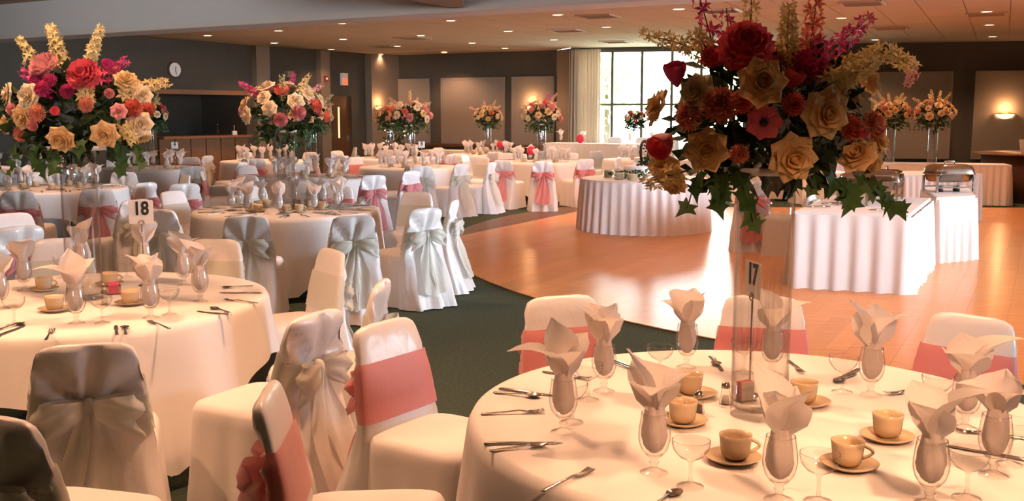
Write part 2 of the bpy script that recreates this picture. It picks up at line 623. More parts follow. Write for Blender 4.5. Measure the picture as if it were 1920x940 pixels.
for c in cells:
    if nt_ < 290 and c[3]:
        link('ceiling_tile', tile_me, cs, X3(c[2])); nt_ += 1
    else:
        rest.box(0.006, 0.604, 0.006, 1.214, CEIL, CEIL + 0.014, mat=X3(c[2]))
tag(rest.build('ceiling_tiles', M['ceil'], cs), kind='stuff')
ba, bb = V2(-11.2, 17.45), V2(7.0, 6.65)
bd = (bb - ba).normalized(); bn = V2(-bd.y, bd.x)
q = lambda p, t, k: tuple(p + bd * t + bn * k)
L_ = (bb - ba).length
mb = MB().prism([q(ba, 0, 0), q(ba, L_, 0), q(ba, L_, 0.45), q(ba, 0, 0.45)], 2.75, CEIL)
structure('beam_1', mb, M['grey'])
mb = MB().prism([q(ba, 0, -0.03), q(ba, L_, -0.03), q(ba, L_, -0.002), q(ba, 0, -0.002)], 2.752, 2.82)
structure('trim_3', mb, M['trim'])
structure('beam_2', MB().prism([(-0.62, 11.0), (-3.0, 6.8), (-0.4, 6.8), (-0.5, 10.9)], 2.78, CEIL), M['wall_tan'])

# dance floor: round on the bar side, cut straight along the far carpet
dcx, dcy, dr_ = 7.388, 13.28, 8.256
poly = []
for k in range(96):
    a = 2 * PI * k / 96
    x, y = dcx + dr_ * math.cos(a), dcy + dr_ * math.sin(a)
    poly.append((x, y))


def clip(poly, a, b, c):
    out = []
    for i in range(len(poly)):
        p, q_ = poly[i - 1], poly[i]
        dp, dq = a * p[0] + b * p[1] - c, a * q_[0] + b * q_[1] - c
        if (dp <= 0) != (dq <= 0):
            t = dp / (dp - dq)
            out.append((p[0] + (q_[0] - p[0]) * t, p[1] + (q_[1] - p[1]) * t))
        if dq <= 0: out.append(q_)
    return out


poly = clip(poly, 0.02, 1, 18.40)
poly = clip(poly, 1, 0, 15.0)
df = structure('floor_dance', MB().prism(poly, 0.0, 0.008), M['dark_wood'])
area = lambda P: abs(sum(P[i - 1][0] * P[i][1] - P[i][0] * P[i - 1][1] for i in range(len(P)))) / 2
boards = []
fu, fv = V2(0.887, -0.462), V2(0.462, 0.887)
for i in range(-70, 80):
    off = random.random() * 2.2
    for j in range(-9, 14):
        a0, b0 = i * 0.16, j * 2.2 + off
        quad = [tuple(V2(dcx, dcy - 8) + fu * x + fv * y) for x, y in ((a0, b0), (a0 + 0.159, b0), (a0 + 0.159, b0 + 2.198), (a0, b0 + 2.198))]
        P = quad
        for k in range(len(poly)):
            A, B = poly[k - 1], poly[k]
            nx, ny = B[1] - A[1], -(B[0] - A[0])
            P = clip(P, nx, ny, nx * A[0] + ny * A[1]) if P else P
            if not P: break
        if P and area(P) > 0.004:
            cxp = sum(p[0] for p in P) / len(P), sum(p[1] for p in P) / len(P)
            px, py, dd = pix((*cxp, 0))
            boards.append((0 if -100 < px < 2020 and dd > 0 else 1, math.hypot(*cxp), P))
boards.sort(key=lambda b: (b[0], b[1]))
rest = MB()
for k, b in enumerate(boards):
    if k < 295:
        MB().prism(b[2], 0.008, 0.014).build('plank', M['plank'], df)
    else:
        rest.prism(b[2], 0.008, 0.014)
tag(rest.build('planks', M['plank'], df), kind='stuff')

# outside the window
structure('lawn', MB().box(-30, 40, 27.5, 80, -0.4, -0.3), M['lawn'])


def tree(x, y, h, r, label, seed):
    rnd = random.Random(seed)
    t = thing('tree', label, 'tree', (x, y, -0.3))
    MB().tube([(0, 0, 0), (0.05, 0, h * 0.4), (0, 0.05, h * 0.8)], lambda s: 0.14 * (1 - 0.7 * s), 8).build('trunk', M['bark'], t)
    mb = MB()
    for k in range(1500):
        d = Vector((rnd.gauss(0, 1), rnd.gauss(0, 1), rnd.gauss(0, 1))).normalized() * (rnd.random() ** 0.5)
        p = Vector((d.x * r, d.y * r, h * 0.72 + d.z * r * 1.1))
        u = Vector((rnd.gauss(0, 1), rnd.gauss(0, 1), rnd.gauss(0, 1))).normalized()
        v = u.orthogonal().normalized()
        s = 0.13
        mb.add([p - u * s, p + v * s * 0.5, p + u * s, p - v * s * 0.5], [(0, 1, 2, 3)], 0, False)
    tag(mb.build('foliage', M['tree'], t), kind='stuff')


tree(3.0, 33, 4.2, 1.5, 'sunlit green tree outside behind the window panes by the curtain', 1)
tree(7.2, 36, 4.5, 1.9, 'pale green tree outside further along the window', 2)

# ------------------------------------------------------------------ ceiling lights and fixtures
def downlight(p, power, group='recessed ceiling downlights', label='small round recessed downlight glowing warm in the tan tiled ceiling', z=CEIL, cone=125, aim=None):
    t = thing('ceiling_light', label, 'light', (p.x, p.y, z), 0, group)
    o = link('lens', LENS, t); o.location.z = -0.006
    link('trim_ring', RING, t)
    d = bpy.data.lights.new('downlight_lamp', 'SPOT')
    d.energy, d.color, d.spot_size, d.spot_blend, d.shadow_soft_size = power, WARM, math.radians(cone), 0.6, 0.08
    o = bpy.data.objects.new('downlight_lamp', d)
    COL.objects.link(o)
    o.parent = t
    o.location.z = -0.03
    if aim:
        o.rotation_euler = (Vector(aim) - Vector((p.x, p.y, z))).to_track_quat('-Z', 'Y').to_euler()


LENS = MB().lathe([(0.075, 0.0), (0.075, -0.004), (0.0, -0.006)], 20).mesh('lens', M['lamp'])
RING = MB().lathe([(0.076, 0.0), (0.078, -0.012), (0.1, -0.012), (0.105, 0.0)], 20).mesh('trim_ring', M['lamp_ring'])
P_FAR = 170
for px, py in ((389, 66), (522, 57), (514, 80), (640, 43), (643, 73), (621, 92), (713, 102), (745, 86), (789, 66), (833, 98), (845, 38), (885, 80),
               (952, 58), (947, 90), (1045, 27), (1038, 74), (1136, 50), (1272, 16), (1384, 44), (1578, 33), (1613, 56), (1641, 74), (1850, 21), (1855, 46), (1861, 68)):
    downlight(at(px, py, CEIL), 60 if px in (713, 621) else P_FAR)
# extra unseen downlights, placed to brighten the tables and dance floor
for x, y, e, cn in ((1.05, 4.6, 200, 125), (-0.55, 4.2, 250, 125), (2.3, 3.8, 130, 125), (1.3, 1.5, 260, 84), (-2.4, 4.6, 205, 125), (-3.3, 3.2, 170, 110), (-5.2, 6.5, 180, 125), (-2.4, 8.9, 210, 125), (3.2, 8.0, 190, 125), (-5.4, 12.0, 220, 125), (6.5, 9.0, 190, 125), (4.2, 5.2, 130, 125), (10.5, 10.5, 160, 125), (2.0, 11.2, 170, 125), (6.2, 13.2, 130, 125)):
    downlight(V2(x, y), e, cone=cn, group='added ceiling downlights', label='added round recessed downlight in the unseen part of the ceiling')
for x, y, e, cn, aim in ((1.3, -0.6, 760, 32, (1.05, 2.3, 0.9)), (-3.4, 1.2, 470, 30, (-2.2, 4.7, 0.85))):  # aimed fill lamps added to brighten the napkins from the front
    downlight(V2(x, y), e, cone=cn, aim=aim, group='added ceiling downlights', label='added round recessed downlight in the unseen part of the ceiling')
for k, (px, py, lab) in enumerate(((1122, 30, 'dark centred ceiling vent with pale sides, closest to the bulkhead'), (1063, 57, 'pale ceiling vent over the tables before the curtain'), (1155, 78, 'brightest ceiling vent, right above the window'), (773, 71, 'dim ceiling vent before the wall panels'), (723, 87, 'dim ceiling vent before the corner pilaster'), (1351, 20, 'bright ceiling vent behind the pink blossom spray'), (1616, 6, 'dark ceiling vent at the picture top above the dark bouquet'), (1670, 52, 'dark narrow ceiling vent above the bouquet pair on the long table'), (1850, 26, 'dark ceiling vent beside a downlight over the curved bar'))):
    p = at(px, py, CEIL)
    t = thing('ceiling_vent', lab, 'vent', (p.x, p.y, CEIL), math.atan2(tu.y, tu.x))
    mb = MB()
    for a, b, c, d in ((-.3, .3, -.3, -.26), (-.3, .3, .26, .3), (-.3, -.26, -.26, .26), (.26, .3, -.26, .26)):
        mb.box(a, b, c, d, -0.02, -0.001)
    mb.build('frame', M['trim'] if k in (1, 2, 5) else M['ceil'], t)
    me = MB().box(-0.25, 0.25, -0.035, 0.035, -0.012, -0.004).mesh('slat', M['vent'])
    for j in range(6):
        link('slat', me, t, Matrix.Translation((0, -0.21 + j * 0.084, 0)) @ Matrix.Rotation(0.4, 4, 'X'))


def sconce(p, n, r, power, label):
    """half bowl uplighter on a wall, n = direction into the room"""
    t = thing('wall_sconce', label, 'lamp', p, math.atan2(n.x, -n.y))
    mb = MB()
    rings = []
    for i in range(9):
        a = PI / 2 * i / 8
        rings.append([(r * math.cos(a) * math.cos(b), -r * math.cos(a) * math.sin(b) * 0.7, -r * 0.62 * math.sin(a)) for b in [PI * j / 16 for j in range(17)]])
    mb.loft(rings, closed=False)
    mb.build('bowl', M['sconce'], t)
    mb = MB()
    rim = [(r * 1.02 * math.cos(b), -r * 1.02 * math.sin(b) * 0.7, 0) for b in [PI * j / 16 for j in range(17)]]
    mb.tube(rim, 0.012, 6)
    mb.build('rim', M['brass'], t)
    MB().box(-r * 0.5, r * 0.5, -0.015, 0.0, -r * 0.5, 0.05).build('back_plate', M['brass'], t)
    d = bpy.data.lights.new('sconce_lamp', 'POINT')
    d.energy, d.color, d.shadow_soft_size = power, (1.0, 0.5, 0.22), 0.06
    o = bpy.data.objects.new('sconce_lamp', d); COL.objects.link(o); o.parent = t; o.location = (0, -0.14, 0.12)


nB1, nB2, nL = V2(d1.y, -d1.x), V2(d2.y, -d2.x), V2(lw_dir.y, -lw_dir.x)
nB1, nB2 = -V2(-d1.y, d1.x), -V2(-d2.y, d2.x)
nL = V2(-lw_dir.y, lw_dir.x) if V2(-lw_dir.y, lw_dir.x).dot(V2(0, 12) - pC) > 0 else V2(lw_dir.y, -lw_dir.x)


def on_wall(px, p, d, n, z, off=0.0):
    q_ = p + d * plan(px, p, d) + n * off
    return Vector((q_.x, q_.y, z))


sconce(on_wall(1883, pQ0, d2, nB2, 1.68, 0.07), nB2, 0.19, 17, 'glowing half bowl wall lamp above the dark bar at the buffet end')
sconce(on_wall(1000, pC, d1, nB1, 1.88, 0.07), nB1, 0.2, 14, 'glowing wall lamp half hidden behind flowers on the panel beside the curtain')
sconce(on_wall(697, pC, ld, nL, 1.86, 0.23), nL, 0.13, 16, 'small glowing wall lamp on the corner pilaster by the exit door')

# clock, exit sign, alarm
p = on_wall(330, pC, ld, nL, 2.62, 0.0)
rz = math.atan2(nL.x, -nL.y)
ck = thing('wall_clock', 'round cream wall clock above the wooden bar counter', 'clock', p, rz)
F = Matrix.Rotation(PI / 2, 4, 'X')
o = MB().lathe([(0.0, 0.035), (0.15, 0.035), (0.155, 0.045), (0.17, 0.045), (0.175, 0.0)], 28).build('rim', M['dark_wood'], ck); o.matrix_basis = F
o = MB().lathe([(0.0, 0.038), (0.15, 0.036)], 28).build('face', M['card'], ck); o.matrix_basis = F
for nm, ang, ln_ in (('hour_hand', 0.3, 0.07), ('minute_hand', 2.9, 0.11)):
    MB().box(-0.006, 0.006, -0.044, -0.04, 0, ln_).build(nm, M['black'], ck).rotation_euler = (0, ang, 0)


def text(body, size, m, parent, loc, rot=(PI / 2, 0, 0), sx=1.0, bold=0.0, name='lettering'):
    cu_ = bpy.data.curves.new(name, 'FONT')
    cu_.body = body
    cu_.size = size
    cu_.align_x = 'CENTER'
    cu_.align_y = 'CENTER'
    cu_.extrude = 0.0008
    cu_.offset = bold
    cu_.materials.append(m)
    tmp = bpy.data.objects.new('tmp', cu_)
    COL.objects.link(tmp)
    bpy.context.view_layer.update()
    me = bpy.data.meshes.new_from_object(tmp.evaluated_get(bpy.context.evaluated_depsgraph_get()))
    bpy.data.objects.remove(tmp)
    o = link(name, me, parent)
    o.location = loc
    o.rotation_euler = rot
    o.scale = (sx, 1, 1)
    return o


p = on_wall(645, pC, ld, nL, 2.58, 0.03)
ex = thing('exit_sign', 'lit red exit sign above the wooden door', 'sign', p, rz)
MB().box(-0.12, 0.12, -0.03, 0.03, -0.17, 0.14).build('housing', M['card'], ex)
MB().box(-0.09, 0.09, -0.034, -0.03, -0.15, 0.0).build('lit_face', M['exit'], ex)
text('EXIT', 0.07, M['card'], ex, (0, -0.036, -0.075))
p = on_wall(603, pC, ld, nL, 2.55, 0.17)
al = thing('fire_alarm', 'small dark red alarm box high on the pilaster', 'alarm', p, rz)
MB().box(-0.06, 0.06, -0.04, 0.0, -0.07, 0.07).build('housing', mat('alarm_red', (0.25, 0.02, 0.015), .5), al)
MB().lathe([(0.0, 0.055), (0.03, 0.05), (0.035, 0.04)], 12).build('strobe', M['card'], al).matrix_basis = F
p = on_wall(541, pC, ld, nL, 2.63, 0.0)
sp_ = thing('wall_speaker', 'small pale box high on the bar wall between the two pilasters', 'speaker', p, rz)
MB().box(-0.12, 0.12, -0.12, 0.0, -0.08, 0.08).build('housing', M['wall_tan'], sp_)
MB().box(-0.1, 0.1, -0.125, -0.121, -0.06, 0.06).build('grille', M['vent'], sp_)

# ------------------------------------------------------------------ covered banquet chair
def lerp_tab(tab, z):
    for (a, *va), (b, *vb) in zip(tab[:-1], tab[1:]):
        if z <= b:
            t = max(0.0, min(1.0, (z - a) / (b - a)))
            return [x + (y - x) * t for x, y in zip(va, vb)]
    return list(tab[-1][1:])


#        z     half width  rear y   front y   squareness
BACK = [(0.01, 0.270, -0.470, -0.20, 4.0),
        (0.12, 0.255, -0.430, -0.20, 4.0),
        (0.30, 0.240, -0.365, -0.20, 4.0),
        (0.45, 0.222, -0.315, -0.205, 4.5),
        (0.56, 0.208, -0.290, -0.232, 5.0),
        (0.64, 0.198, -0.290, -0.245, 5.0),
        (0.74, 0.184, -0.318, -0.268, 5.0),
        (0.81, 0.174, -0.335, -0.284, 5.0),
        (0.845, 0.160, -0.338, -0.295, 4.0),
        (0.862, 0.136, -0.333, -0.303, 3.5),
        (0.870, 0.088, -0.326, -0.310, 3.0)]


def sq(a, n):
    c, s = math.cos(a), math.sin(a)
    r = (abs(c) ** n + abs(s) ** n) ** (-1.0 / n)
    return r * c, r * s


def back_ring(z, n=56, off=0.0, folds=True, zz=None):
    hw, ry, fy, e = lerp_tab(BACK, z)
    hd, cy_ = (fy - ry) / 2, (fy + ry) / 2
    r = []
    for j in range(n):
        a = 2 * PI * j / n
        x, y = sq(a, e)
        X, Y = x * (hw + off), cy_ + y * (hd + off)
        if folds and y < 0.2:
            if z < 0.56:
                k = (1 - z / 0.56)
                f = math.sin(x * 9 + 1.3) * 0.6 + math.sin(x * 17 + 0.5) * 0.4
                Y += -0.042 * k * f * min(1, -y + 0.2)
                X += 0.012 * k * math.sin(z * 15 + x * 5)
            if 0.46 < z < 0.86 and y < -0.3:
                # folds gathered towards the knot of the bow
                ang = math.atan2(x * hw, abs(z - 0.63) + 0.02)
                fade = math.exp(-((z - 0.66) / 0.17) ** 2)
                Y += 0.021 * fade * math.sin(ang * 8 + 0.6) + 0.008 * fade * math.sin(ang * 15)
        if folds and abs(x) > 0.8 and z > 0.4:
            X += 0.004 * math.sin(z * 95 + (1 if x > 0 else 2)) * (1 if z < 0.8 else 0.2)
        r.append((X, Y, z if zz is None else zz))
    return r


def chair_meshes():
    mb = MB()
    zs = [0.01, 0.07, 0.14, 0.22, 0.30, 0.37, 0.43, 0.48, 0.52, 0.56, 0.59, 0.62, 0.65, 0.68, 0.72, 0.76, 0.80, 0.825, 0.845, 0.855, 0.863, 0.870]
    mb.loft([back_ring(z) for z in zs], cap1=True)
    back = mb.mesh('back_cover', M['satin'])
    mb = MB()
    rings = []
    for z, hx, y0, y1, e, fa in ((0.01, 0.262, -0.30, 0.245, 5, 1.0), (0.12, 0.252, -0.29, 0.235, 5, 0.8), (0.27, 0.240, -0.27, 0.225, 5, 0.5),
                                 (0.40, 0.23, -0.25, 0.215, 6, 0.2), (0.445, 0.226, -0.245, 0.21, 6, 0.0), (0.468, 0.214, -0.235, 0.20, 6, 0.0), (0.478, 0.19, -0.21, 0.175, 5, 0), (0.484, 0.12, -0.14, 0.13, 4, 0)):
        r = []
        for j in range(64):
            a = 2 * PI * j / 64
            x, y = sq(a, e)
            k = 1 + 0.055 * fa * (math.sin(a * 11 + 0.7) * 0.6 + math.sin(a * 7 + 2) * 0.4)
            r.append((x * hx * k, (y0 + y1) / 2 + y * (y1 - y0) / 2 * k, z))
        rings.append(r)
    mb.loft(rings, cap1=True)
    seat = mb.mesh('seat_cover', M['cloth'])
    # sash band: wide across the front of the back, gathered to the knot behind
    rows = []
    n = 56
    for i in range(9):
        t = i / 8
        row = []
        for j in range(n):
            a = 2 * PI * j / n
            fr = 0.5 + 0.5 * math.sin(a)          # 1 at the front, 0 at the rear
            lo = 0.615 + (0.515 - 0.615) * min(1, fr * 1.9)
            hi = 0.665 + (0.735 - 0.665) * min(1, fr * 1.9)
            z = lo + (hi - lo) * t
            hw, ry, fy, e = lerp_tab(BACK, z)
            x, y = sq(a, e)
            o = 0.007 + 0.003 * math.sin(t * 22 + a * 2) * (1 - fr)
            row.append((x * (hw + o), (fy + ry) / 2 + y * ((fy - ry) / 2 + o + (0.008 if y < 0 else 0)), z))
        rows.append(row)
    mb = MB(); mb.loft(rows)
    sash = {c: mb.mesh('sash', M[c]) for c in ('pink', 'ivory')}
    bows = []
    for var in range(2):
        rnd = random.Random(20 + var)
        mb = MB()
        for s in (-1, 1):
            rows = []
            Lp = 0.135 + rnd.random() * 0.03
            dp = 0.05 + rnd.random() * 0.05
            for i in range(19):
                a = 2 * PI * i / 18
                k = (1 - math.cos(a)) / 2
                wd = 0.02 + 0.062 * (k ** 0.6)
                rows.append([(s * (0.012 + Lp * k * (1 + 0.12 * math.sin(v * 5))), -0.318 - 0.012 - 0.045 * math.sin(a) * (1 if math.sin(a) > 0 else 0.25) - 0.02 * k - 0.012 * math.sin(v * 7 + i * 0.8) * k, 0.64 - dp * k * 0.6 + v * wd) for v in [q_ / 4 - 1 for q_ in range(9)]])
            mb.loft(rows, closed=False)
            rows = []
            ln_ = 0.44 + rnd.random() * 0.08
            for i in range(15):
                t = i / 14
                z = 0.635 - ln_ * t
                hw, ry, fy, e = lerp_tab(BACK, z)
                wd = 0.018 + 0.05 * min(1, t * 2.2)
                rows.append([(s * (0.012 + 0.06 * t) + v * wd, ry - 0.052 - 0.014 * math.sin(v * 4 + t * 6 + s), z + 0.02 * v * s * t) for v in [q_ / 3 - 1 for q_ in range(7)]])
            mb.loft(rows, closed=False)
        bows.append({c: mb.mesh('bow', M[c]) for c in ('pink', 'ivory')})
    mb = MB()
    rings = []
    for i in range(9):
        a = PI * i / 8
        rings.append([(0.026 * math.sin(a) * math.cos(b), -0.325 + 0.03 * math.sin(a) * math.sin(b), 0.64 + 0.036 * math.cos(a)) for b in [2 * PI * j / 12 for j in range(12)]])
    mb.loft(rings)
    knot = {c: mb.mesh('knot', M[c]) for c in ('pink', 'ivory')}
    return back, seat, sash, bows, knot


CB = chair_meshes()
CHAIRS = []
CHOBJ = []


def chair_proto(col, var):
    t = thing('banquet_chair', 'x', 'chair')
    link('seat_cover', CB[1], t)
    link('back_cover', CB[0], t)
    s_ = link('sash', CB[2][col], t)
    s_['label'] = 'sheer gathered pink organza sash' if col == 'pink' else 'sheer gathered ivory organza sash'
    link('bow', CB[3][var][col], s_)
    link('knot', CB[4][col], s_)
    return t


PROTO = {(c, v): chair_proto(c, v) for c in ('pink', 'ivory') for v in (0, 1)}


def chair(x, y, face, col, label, group=None):
    """face = heading of the sitter, radians from +x"""
    CHAIRS.append((x, y))
    o = place(PROTO[(col, len(CHAIRS) % 2)], (x, y, 0), face - PI / 2, label, group)
    CHOBJ.append(o)
    return o


T17, T18, TM = (0.76, 3.06), (-2.14, 5.06), (-2.18, 9.90)


def chair_px(px, py, tgt, col, label, deg=None, push=0.30):
    """chair whose back top shows at a pixel, turned to a point or to a heading"""
    p = at(px, py, 0.87)
    a = math.radians(deg) if deg is not None else math.atan2(tgt[1] - p.y, tgt[0] - p.x)
    x, y = p.x + push * math.cos(a), p.y + push * math.sin(a)
    if tgt in (T17, T18):
        # never nearer to its own table than the hanging cloth allows
        dx, dy = x - tgt[0], y - tgt[1]
        d_ = math.hypot(dx, dy)
        k = max(d_, 1.17) / d_
        x, y = tgt[0] + dx * k, tgt[1] + dy * k
    return chair(x, y, a, col, label)


# ------------------------------------------------------------------ round tables and their cloths
R_T = 0.885
Z_C = 0.756


def cloth_mesh(seed, corner, a_half=1.17, dmax=0.62):
    rnd = random.Random(seed)
    ph = [rnd.random() * 6.28 for _ in range(4)]
    n = 128
    rows = []
    for r in (0.02, 0.3, 0.6, 0.8, R_T - 0.02):
        rows.append([(r * math.cos(2 * PI * j / n), r * math.sin(2 * PI * j / n), Z_C) for j in range(n)])
    for t in (0.0, 0.06, 0.18, 0.34, 0.5, 0.68, 0.85, 1.0):
        row = []
        for j in range(n):
            a = 2 * PI * j / n
            b = a - corner
            e = 12.0
            ext = a_half * (abs(math.cos(b)) ** e + abs(math.sin(b)) ** e) ** (-1 / e)
            drop = min(ext - R_T, dmax)
            c4 = math.cos(4 * (b - PI / 4))            # 1 on the corners
            f = 0.5 + 0.5 * c4
            wv = math.sin(a * 14 + ph[0]) * 0.55 + math.sin(a * 23 + ph[1]) * 0.3 + math.sin(a * 9 + ph[2]) * 0.4
            r = R_T + 0.010 + 0.03 * t + 0.026 * t * wv * (0.45 + 0.9 * f) + 0.03 * t * f
            if t == 0.0:
                r = R_T
            row.append((r * math.cos(a), r * math.sin(a), Z_C - 0.006 - drop * t if t > 0 else Z_C - 0.002))
        rows.append(row)
    mb = MB()
    rows[0] = [(0.0 + 0.001 * math.cos(2 * PI * j / n), 0.001 * math.sin(2 * PI * j / n), Z_C) for j in range(n)]
    mb.loft(rows)
    return mb.mesh('tablecloth', M['cloth'])


def make_table(label, x, y):
    t = thing('round_table', label, 'table', (x, y, 0))
    MB().lathe([(0.0, 0.715), (R_T - 0.025, 0.715), (R_T - 0.02, 0.735), (R_T - 0.025, 0.748), (0.0, 0.748)], 40).build('tabletop', M['dark_wood'], t)
    for k in range(4):
        a = PI / 4 + k * PI / 2
        MB().tube([(0.55 * math.cos(a), 0.55 * math.sin(a), 0.0), (0.5 * math.cos(a), 0.5 * math.sin(a), 0.712)], 0.018, 8).build('leg', M['dark_metal'], t)
    return t


# ------------------------------------------------------------------ tableware
def goblet_mesh():
    pr = [(0.0, 0.0004), (0.036, 0.0004), (0.037, 0.002), (0.034, 0.0045), (0.020, 0.008), (0.010, 0.016), (0.0085, 0.026), (0.013, 0.031), (0.0085, 0.037), (0.012, 0.043), (0.024, 0.052), (0.035, 0.068), (0.041, 0.090), (0.0415, 0.110), (0.039, 0.130), (0.036, 0.150), (0.0345, 0.162), (0.0336, 0.1625), (0.0333, 0.160)]
    return MB().lathe(pr[2:], 26).lathe([(0.0, 0.047), (0.011, 0.048), (0.0225, 0.0535)], 26).mesh('goblet', M['glass'])


def coupe_mesh():
    pr = [(0.0345, 0.0008), (0.034, 0.003), (0.018, 0.006), (0.006, 0.014), (0.0045, 0.03), (0.0048, 0.062), (0.010, 0.070), (0.030, 0.080), (0.043, 0.096), (0.0475, 0.112), (0.0475, 0.122), (0.0468, 0.1225), (0.0465, 0.120)]
    return MB().lathe(pr, 26).mesh('champagne_coupe', M['glass'])


def napkin_mesh(seed):
    """cloth stuffed into a goblet, its folded points fanning out above the rim"""
    rnd = random.Random(seed)
    mb = MB()
    rings = []
    ph = rnd.random() * 6
    for z, r in ((0.056, 0.010), (0.066, 0.022), (0.08, 0.030), (0.10, 0.035), (0.125, 0.033), (0.150, 0.029), (0.166, 0.026), (0.18, 0.024)):
        ring = []
        for j in range(28):
            a = 2 * PI * j / 28
            k = 1 - 0.16 * (0.5 + 0.5 * math.sin(a * 5 + ph + z * 30)) - 0.06 * math.sin(a * 9 + z * 60)
            ring.append((r * k * math.cos(a), r * k * math.sin(a), z))
        rings.append(ring)
    mb.loft(rings, cap0=True)
    np_ = rnd.choice((3, 4, 4))
    base = rnd.random() * 6.28
    for k in range(np_):
        a = base + k * 2 * PI / np_ + rnd.uniform(-0.35, 0.35)
        ln_ = rnd.uniform(0.11, 0.18)
        lean = rnd.uniform(0.25, 0.95) if k else rnd.uniform(0.1, 0.3)
        wd = rnd.uniform(0.046, 0.066)
        curl = rnd.uniform(-0.2, 0.5)
        d = Vector((math.cos(a), math.sin(a), 0))
        sd = Vector((-d.y, d.x, 0))
        rows = []
        for i in range(9):
            t = i / 8
            el = lean * t + curl * t * t
            p = d * (0.006 + ln_ * (math.sin(el) * 0.9 + 0.12) * t) + Vector((0, 0, 0.160 + ln_ * t * math.cos(el * 0.8)))
            hw = wd * (0.40 + 0.75 * math.sin(PI * min(1, t * 0.62 + 0.12))) * min(1, 0.42 + 2.6 * t) * (1 if t < 0.7 else max(0.03, (1 - t) / 0.3))
            cup = 0.45 * (1 - t * 0.4)
            rows.append([p + sd * (hw * v) + d * (-cup * hw * v * v * 1.0 + 0.004 * math.sin(v * 6 + t * 8)) + Vector((0, 0, 0.12 * hw * v * v)) for v in [q_ / 4 - 1 for q_ in range(9)]])
        mb.loft(rows, closed=False)
    return mb.mesh('napkin', M['napkin'])


def cup_meshes():
    pr = [(0.0, 0.0), (0.024, 0.0), (0.026, 0.004), (0.036, 0.010), (0.0395, 0.03), (0.042, 0.055), (0.0440, 0.066), (0.0425, 0.0665), (0.039, 0.054), (0.0365, 0.03), (0.032, 0.013), (0.0, 0.009)]
    body = MB().lathe(pr, 28).mesh('cup_body', M['ceramic'])
    pts = [(0.0385 + 0.026 * math.sin(PI * i / 10), 0, 0.053 - 0.036 * i / 10) for i in range(11)]
    h = MB().tube(pts, 0.0045, 8).mesh('handle', M['ceramic'])
    sc = [(0.0, 0.003), (0.026, 0.003), (0.028, 0.006), (0.05, 0.010), (0.074, 0.019), (0.0755, 0.018), (0.055, 0.006), (0.04, 0.0), (0.0, 0.0)]
    s = MB().lathe(sc, 32).mesh('saucer', M['ceramic'])
    return body, h, s


def cutlery(kind):
    """lies along +y, handle end at y=0"""
    mb = MB()

    def strip(st):
        rows = []
        for y, hw, z, th in st:
            rows.append([(-hw, y, z), (-hw * 0.6, y, z + th), (hw * 0.6, y, z + th), (hw, y, z), (hw * 0.6, y, z - th * 0.2), (-hw * 0.6, y, z - th * 0.2)])
        mb.loft(rows, cap0=True, cap1=True)
    if kind == 'knife':
        strip([(0, .006, .002, .003), (.01, .008, .002, .005), (.09, .006, .002, .005), (.1, .007, .002, .004), (.13, .010, .002, .002), (.2, .009, .002, .0015), (.222, .002, .002, .001)])
    elif kind == 'fork':
        strip([(0, .007, .002, .003), (.01, .008, .002, .003), (.08, .004, .006, .003), (.12, .0035, .009, .003), (.135, .010, .007, .002), (.15, .0125, .004, .002)])
        for k in range(4):
            x = -.0105 + k * .007
            mb.loft([[(x - .002, y, z), (x + .002, y, z), (x + .002, y, z + .002), (x - .002, y, z + .002)] for y, z in ((.149, .004), (.17, .004), (.196, .009))], cap0=True, cap1=True)
    else:
        strip([(0, .007, .002, .003), (.01, .008, .002, .003), (.08, .004, .006, .003), (.115, .0035, .009, .003)])
        rows = []
        for i in range(9):
            t = i / 8
            hw = 0.0195 * math.sin(PI * (0.08 + 0.9 * t)) ** 0.7
            rows.append([(hw * v, .112 + .056 * t, .010 - .008 * (1 - v * v) * math.sin(PI * t)) for v in (-1, -.6, -.2, .2, .6, 1)])
        mb.loft(rows, closed=False)
    return mb.mesh(kind, M['silver'])


ME_G, ME_C = goblet_mesh(), coupe_mesh()
ME_N = [napkin_mesh(k) for k in range(9)]
CUP, HANDLE, SAUCER = cup_meshes()
ME_K = {k: cutlery(k) for k in ('knife', 'fork', 'spoon')}


def simple(name, me, loc, rz, label, cat, group=None):
    o = link(name, me)
    o.location = loc
    o.rotation_euler = (0, 0, rz)
    return tag(o, label, cat, group)


NCOUNT = [0]


def goblet(x, y, label, nlabel, group=None, ngroup=None, rz=None, var=None):
    simple('goblet', ME_G, (x, y, Z_C), 0, label, 'glass', group)
    NCOUNT[0] += 1
    k = NCOUNT[0] if var is None else var
    simple('napkin', ME_N[k % len(ME_N)], (x, y, Z_C + 0.001), rz if rz is not None else NCOUNT[0] * 2.4, nlabel, 'napkin', ngroup)


def coupe(x, y, label, group=None):
    simple('champagne_coupe', ME_C, (x, y, Z_C), 0, label, 'glass', group)


def cup(x, y, rz, label, slabel, group=None, sgroup=None, saucer_at=None):
    sx, sy = saucer_at or (x, y)
    simple('saucer', SAUCER, (sx, sy, Z_C), 0, slabel, 'saucer', sgroup)
    t = thing('coffee_cup', label, 'cup', (x, y, Z_C + 0.0072), rz, group)
    link('cup_body', CUP, t)
    link('handle', HANDLE, t)


def piece(kind, a, b, label, z=0.0):
    """cutlery lying from pixel a (handle end) to pixel b"""
    p, q_ = at(*a, Z_C), at(*b, Z_C)
    return simple(kind, ME_K[kind], (p.x, p.y, Z_C + 0.0008 + z), math.atan2(q_.y - p.y, q_.x - p.x) - PI / 2, label, kind)


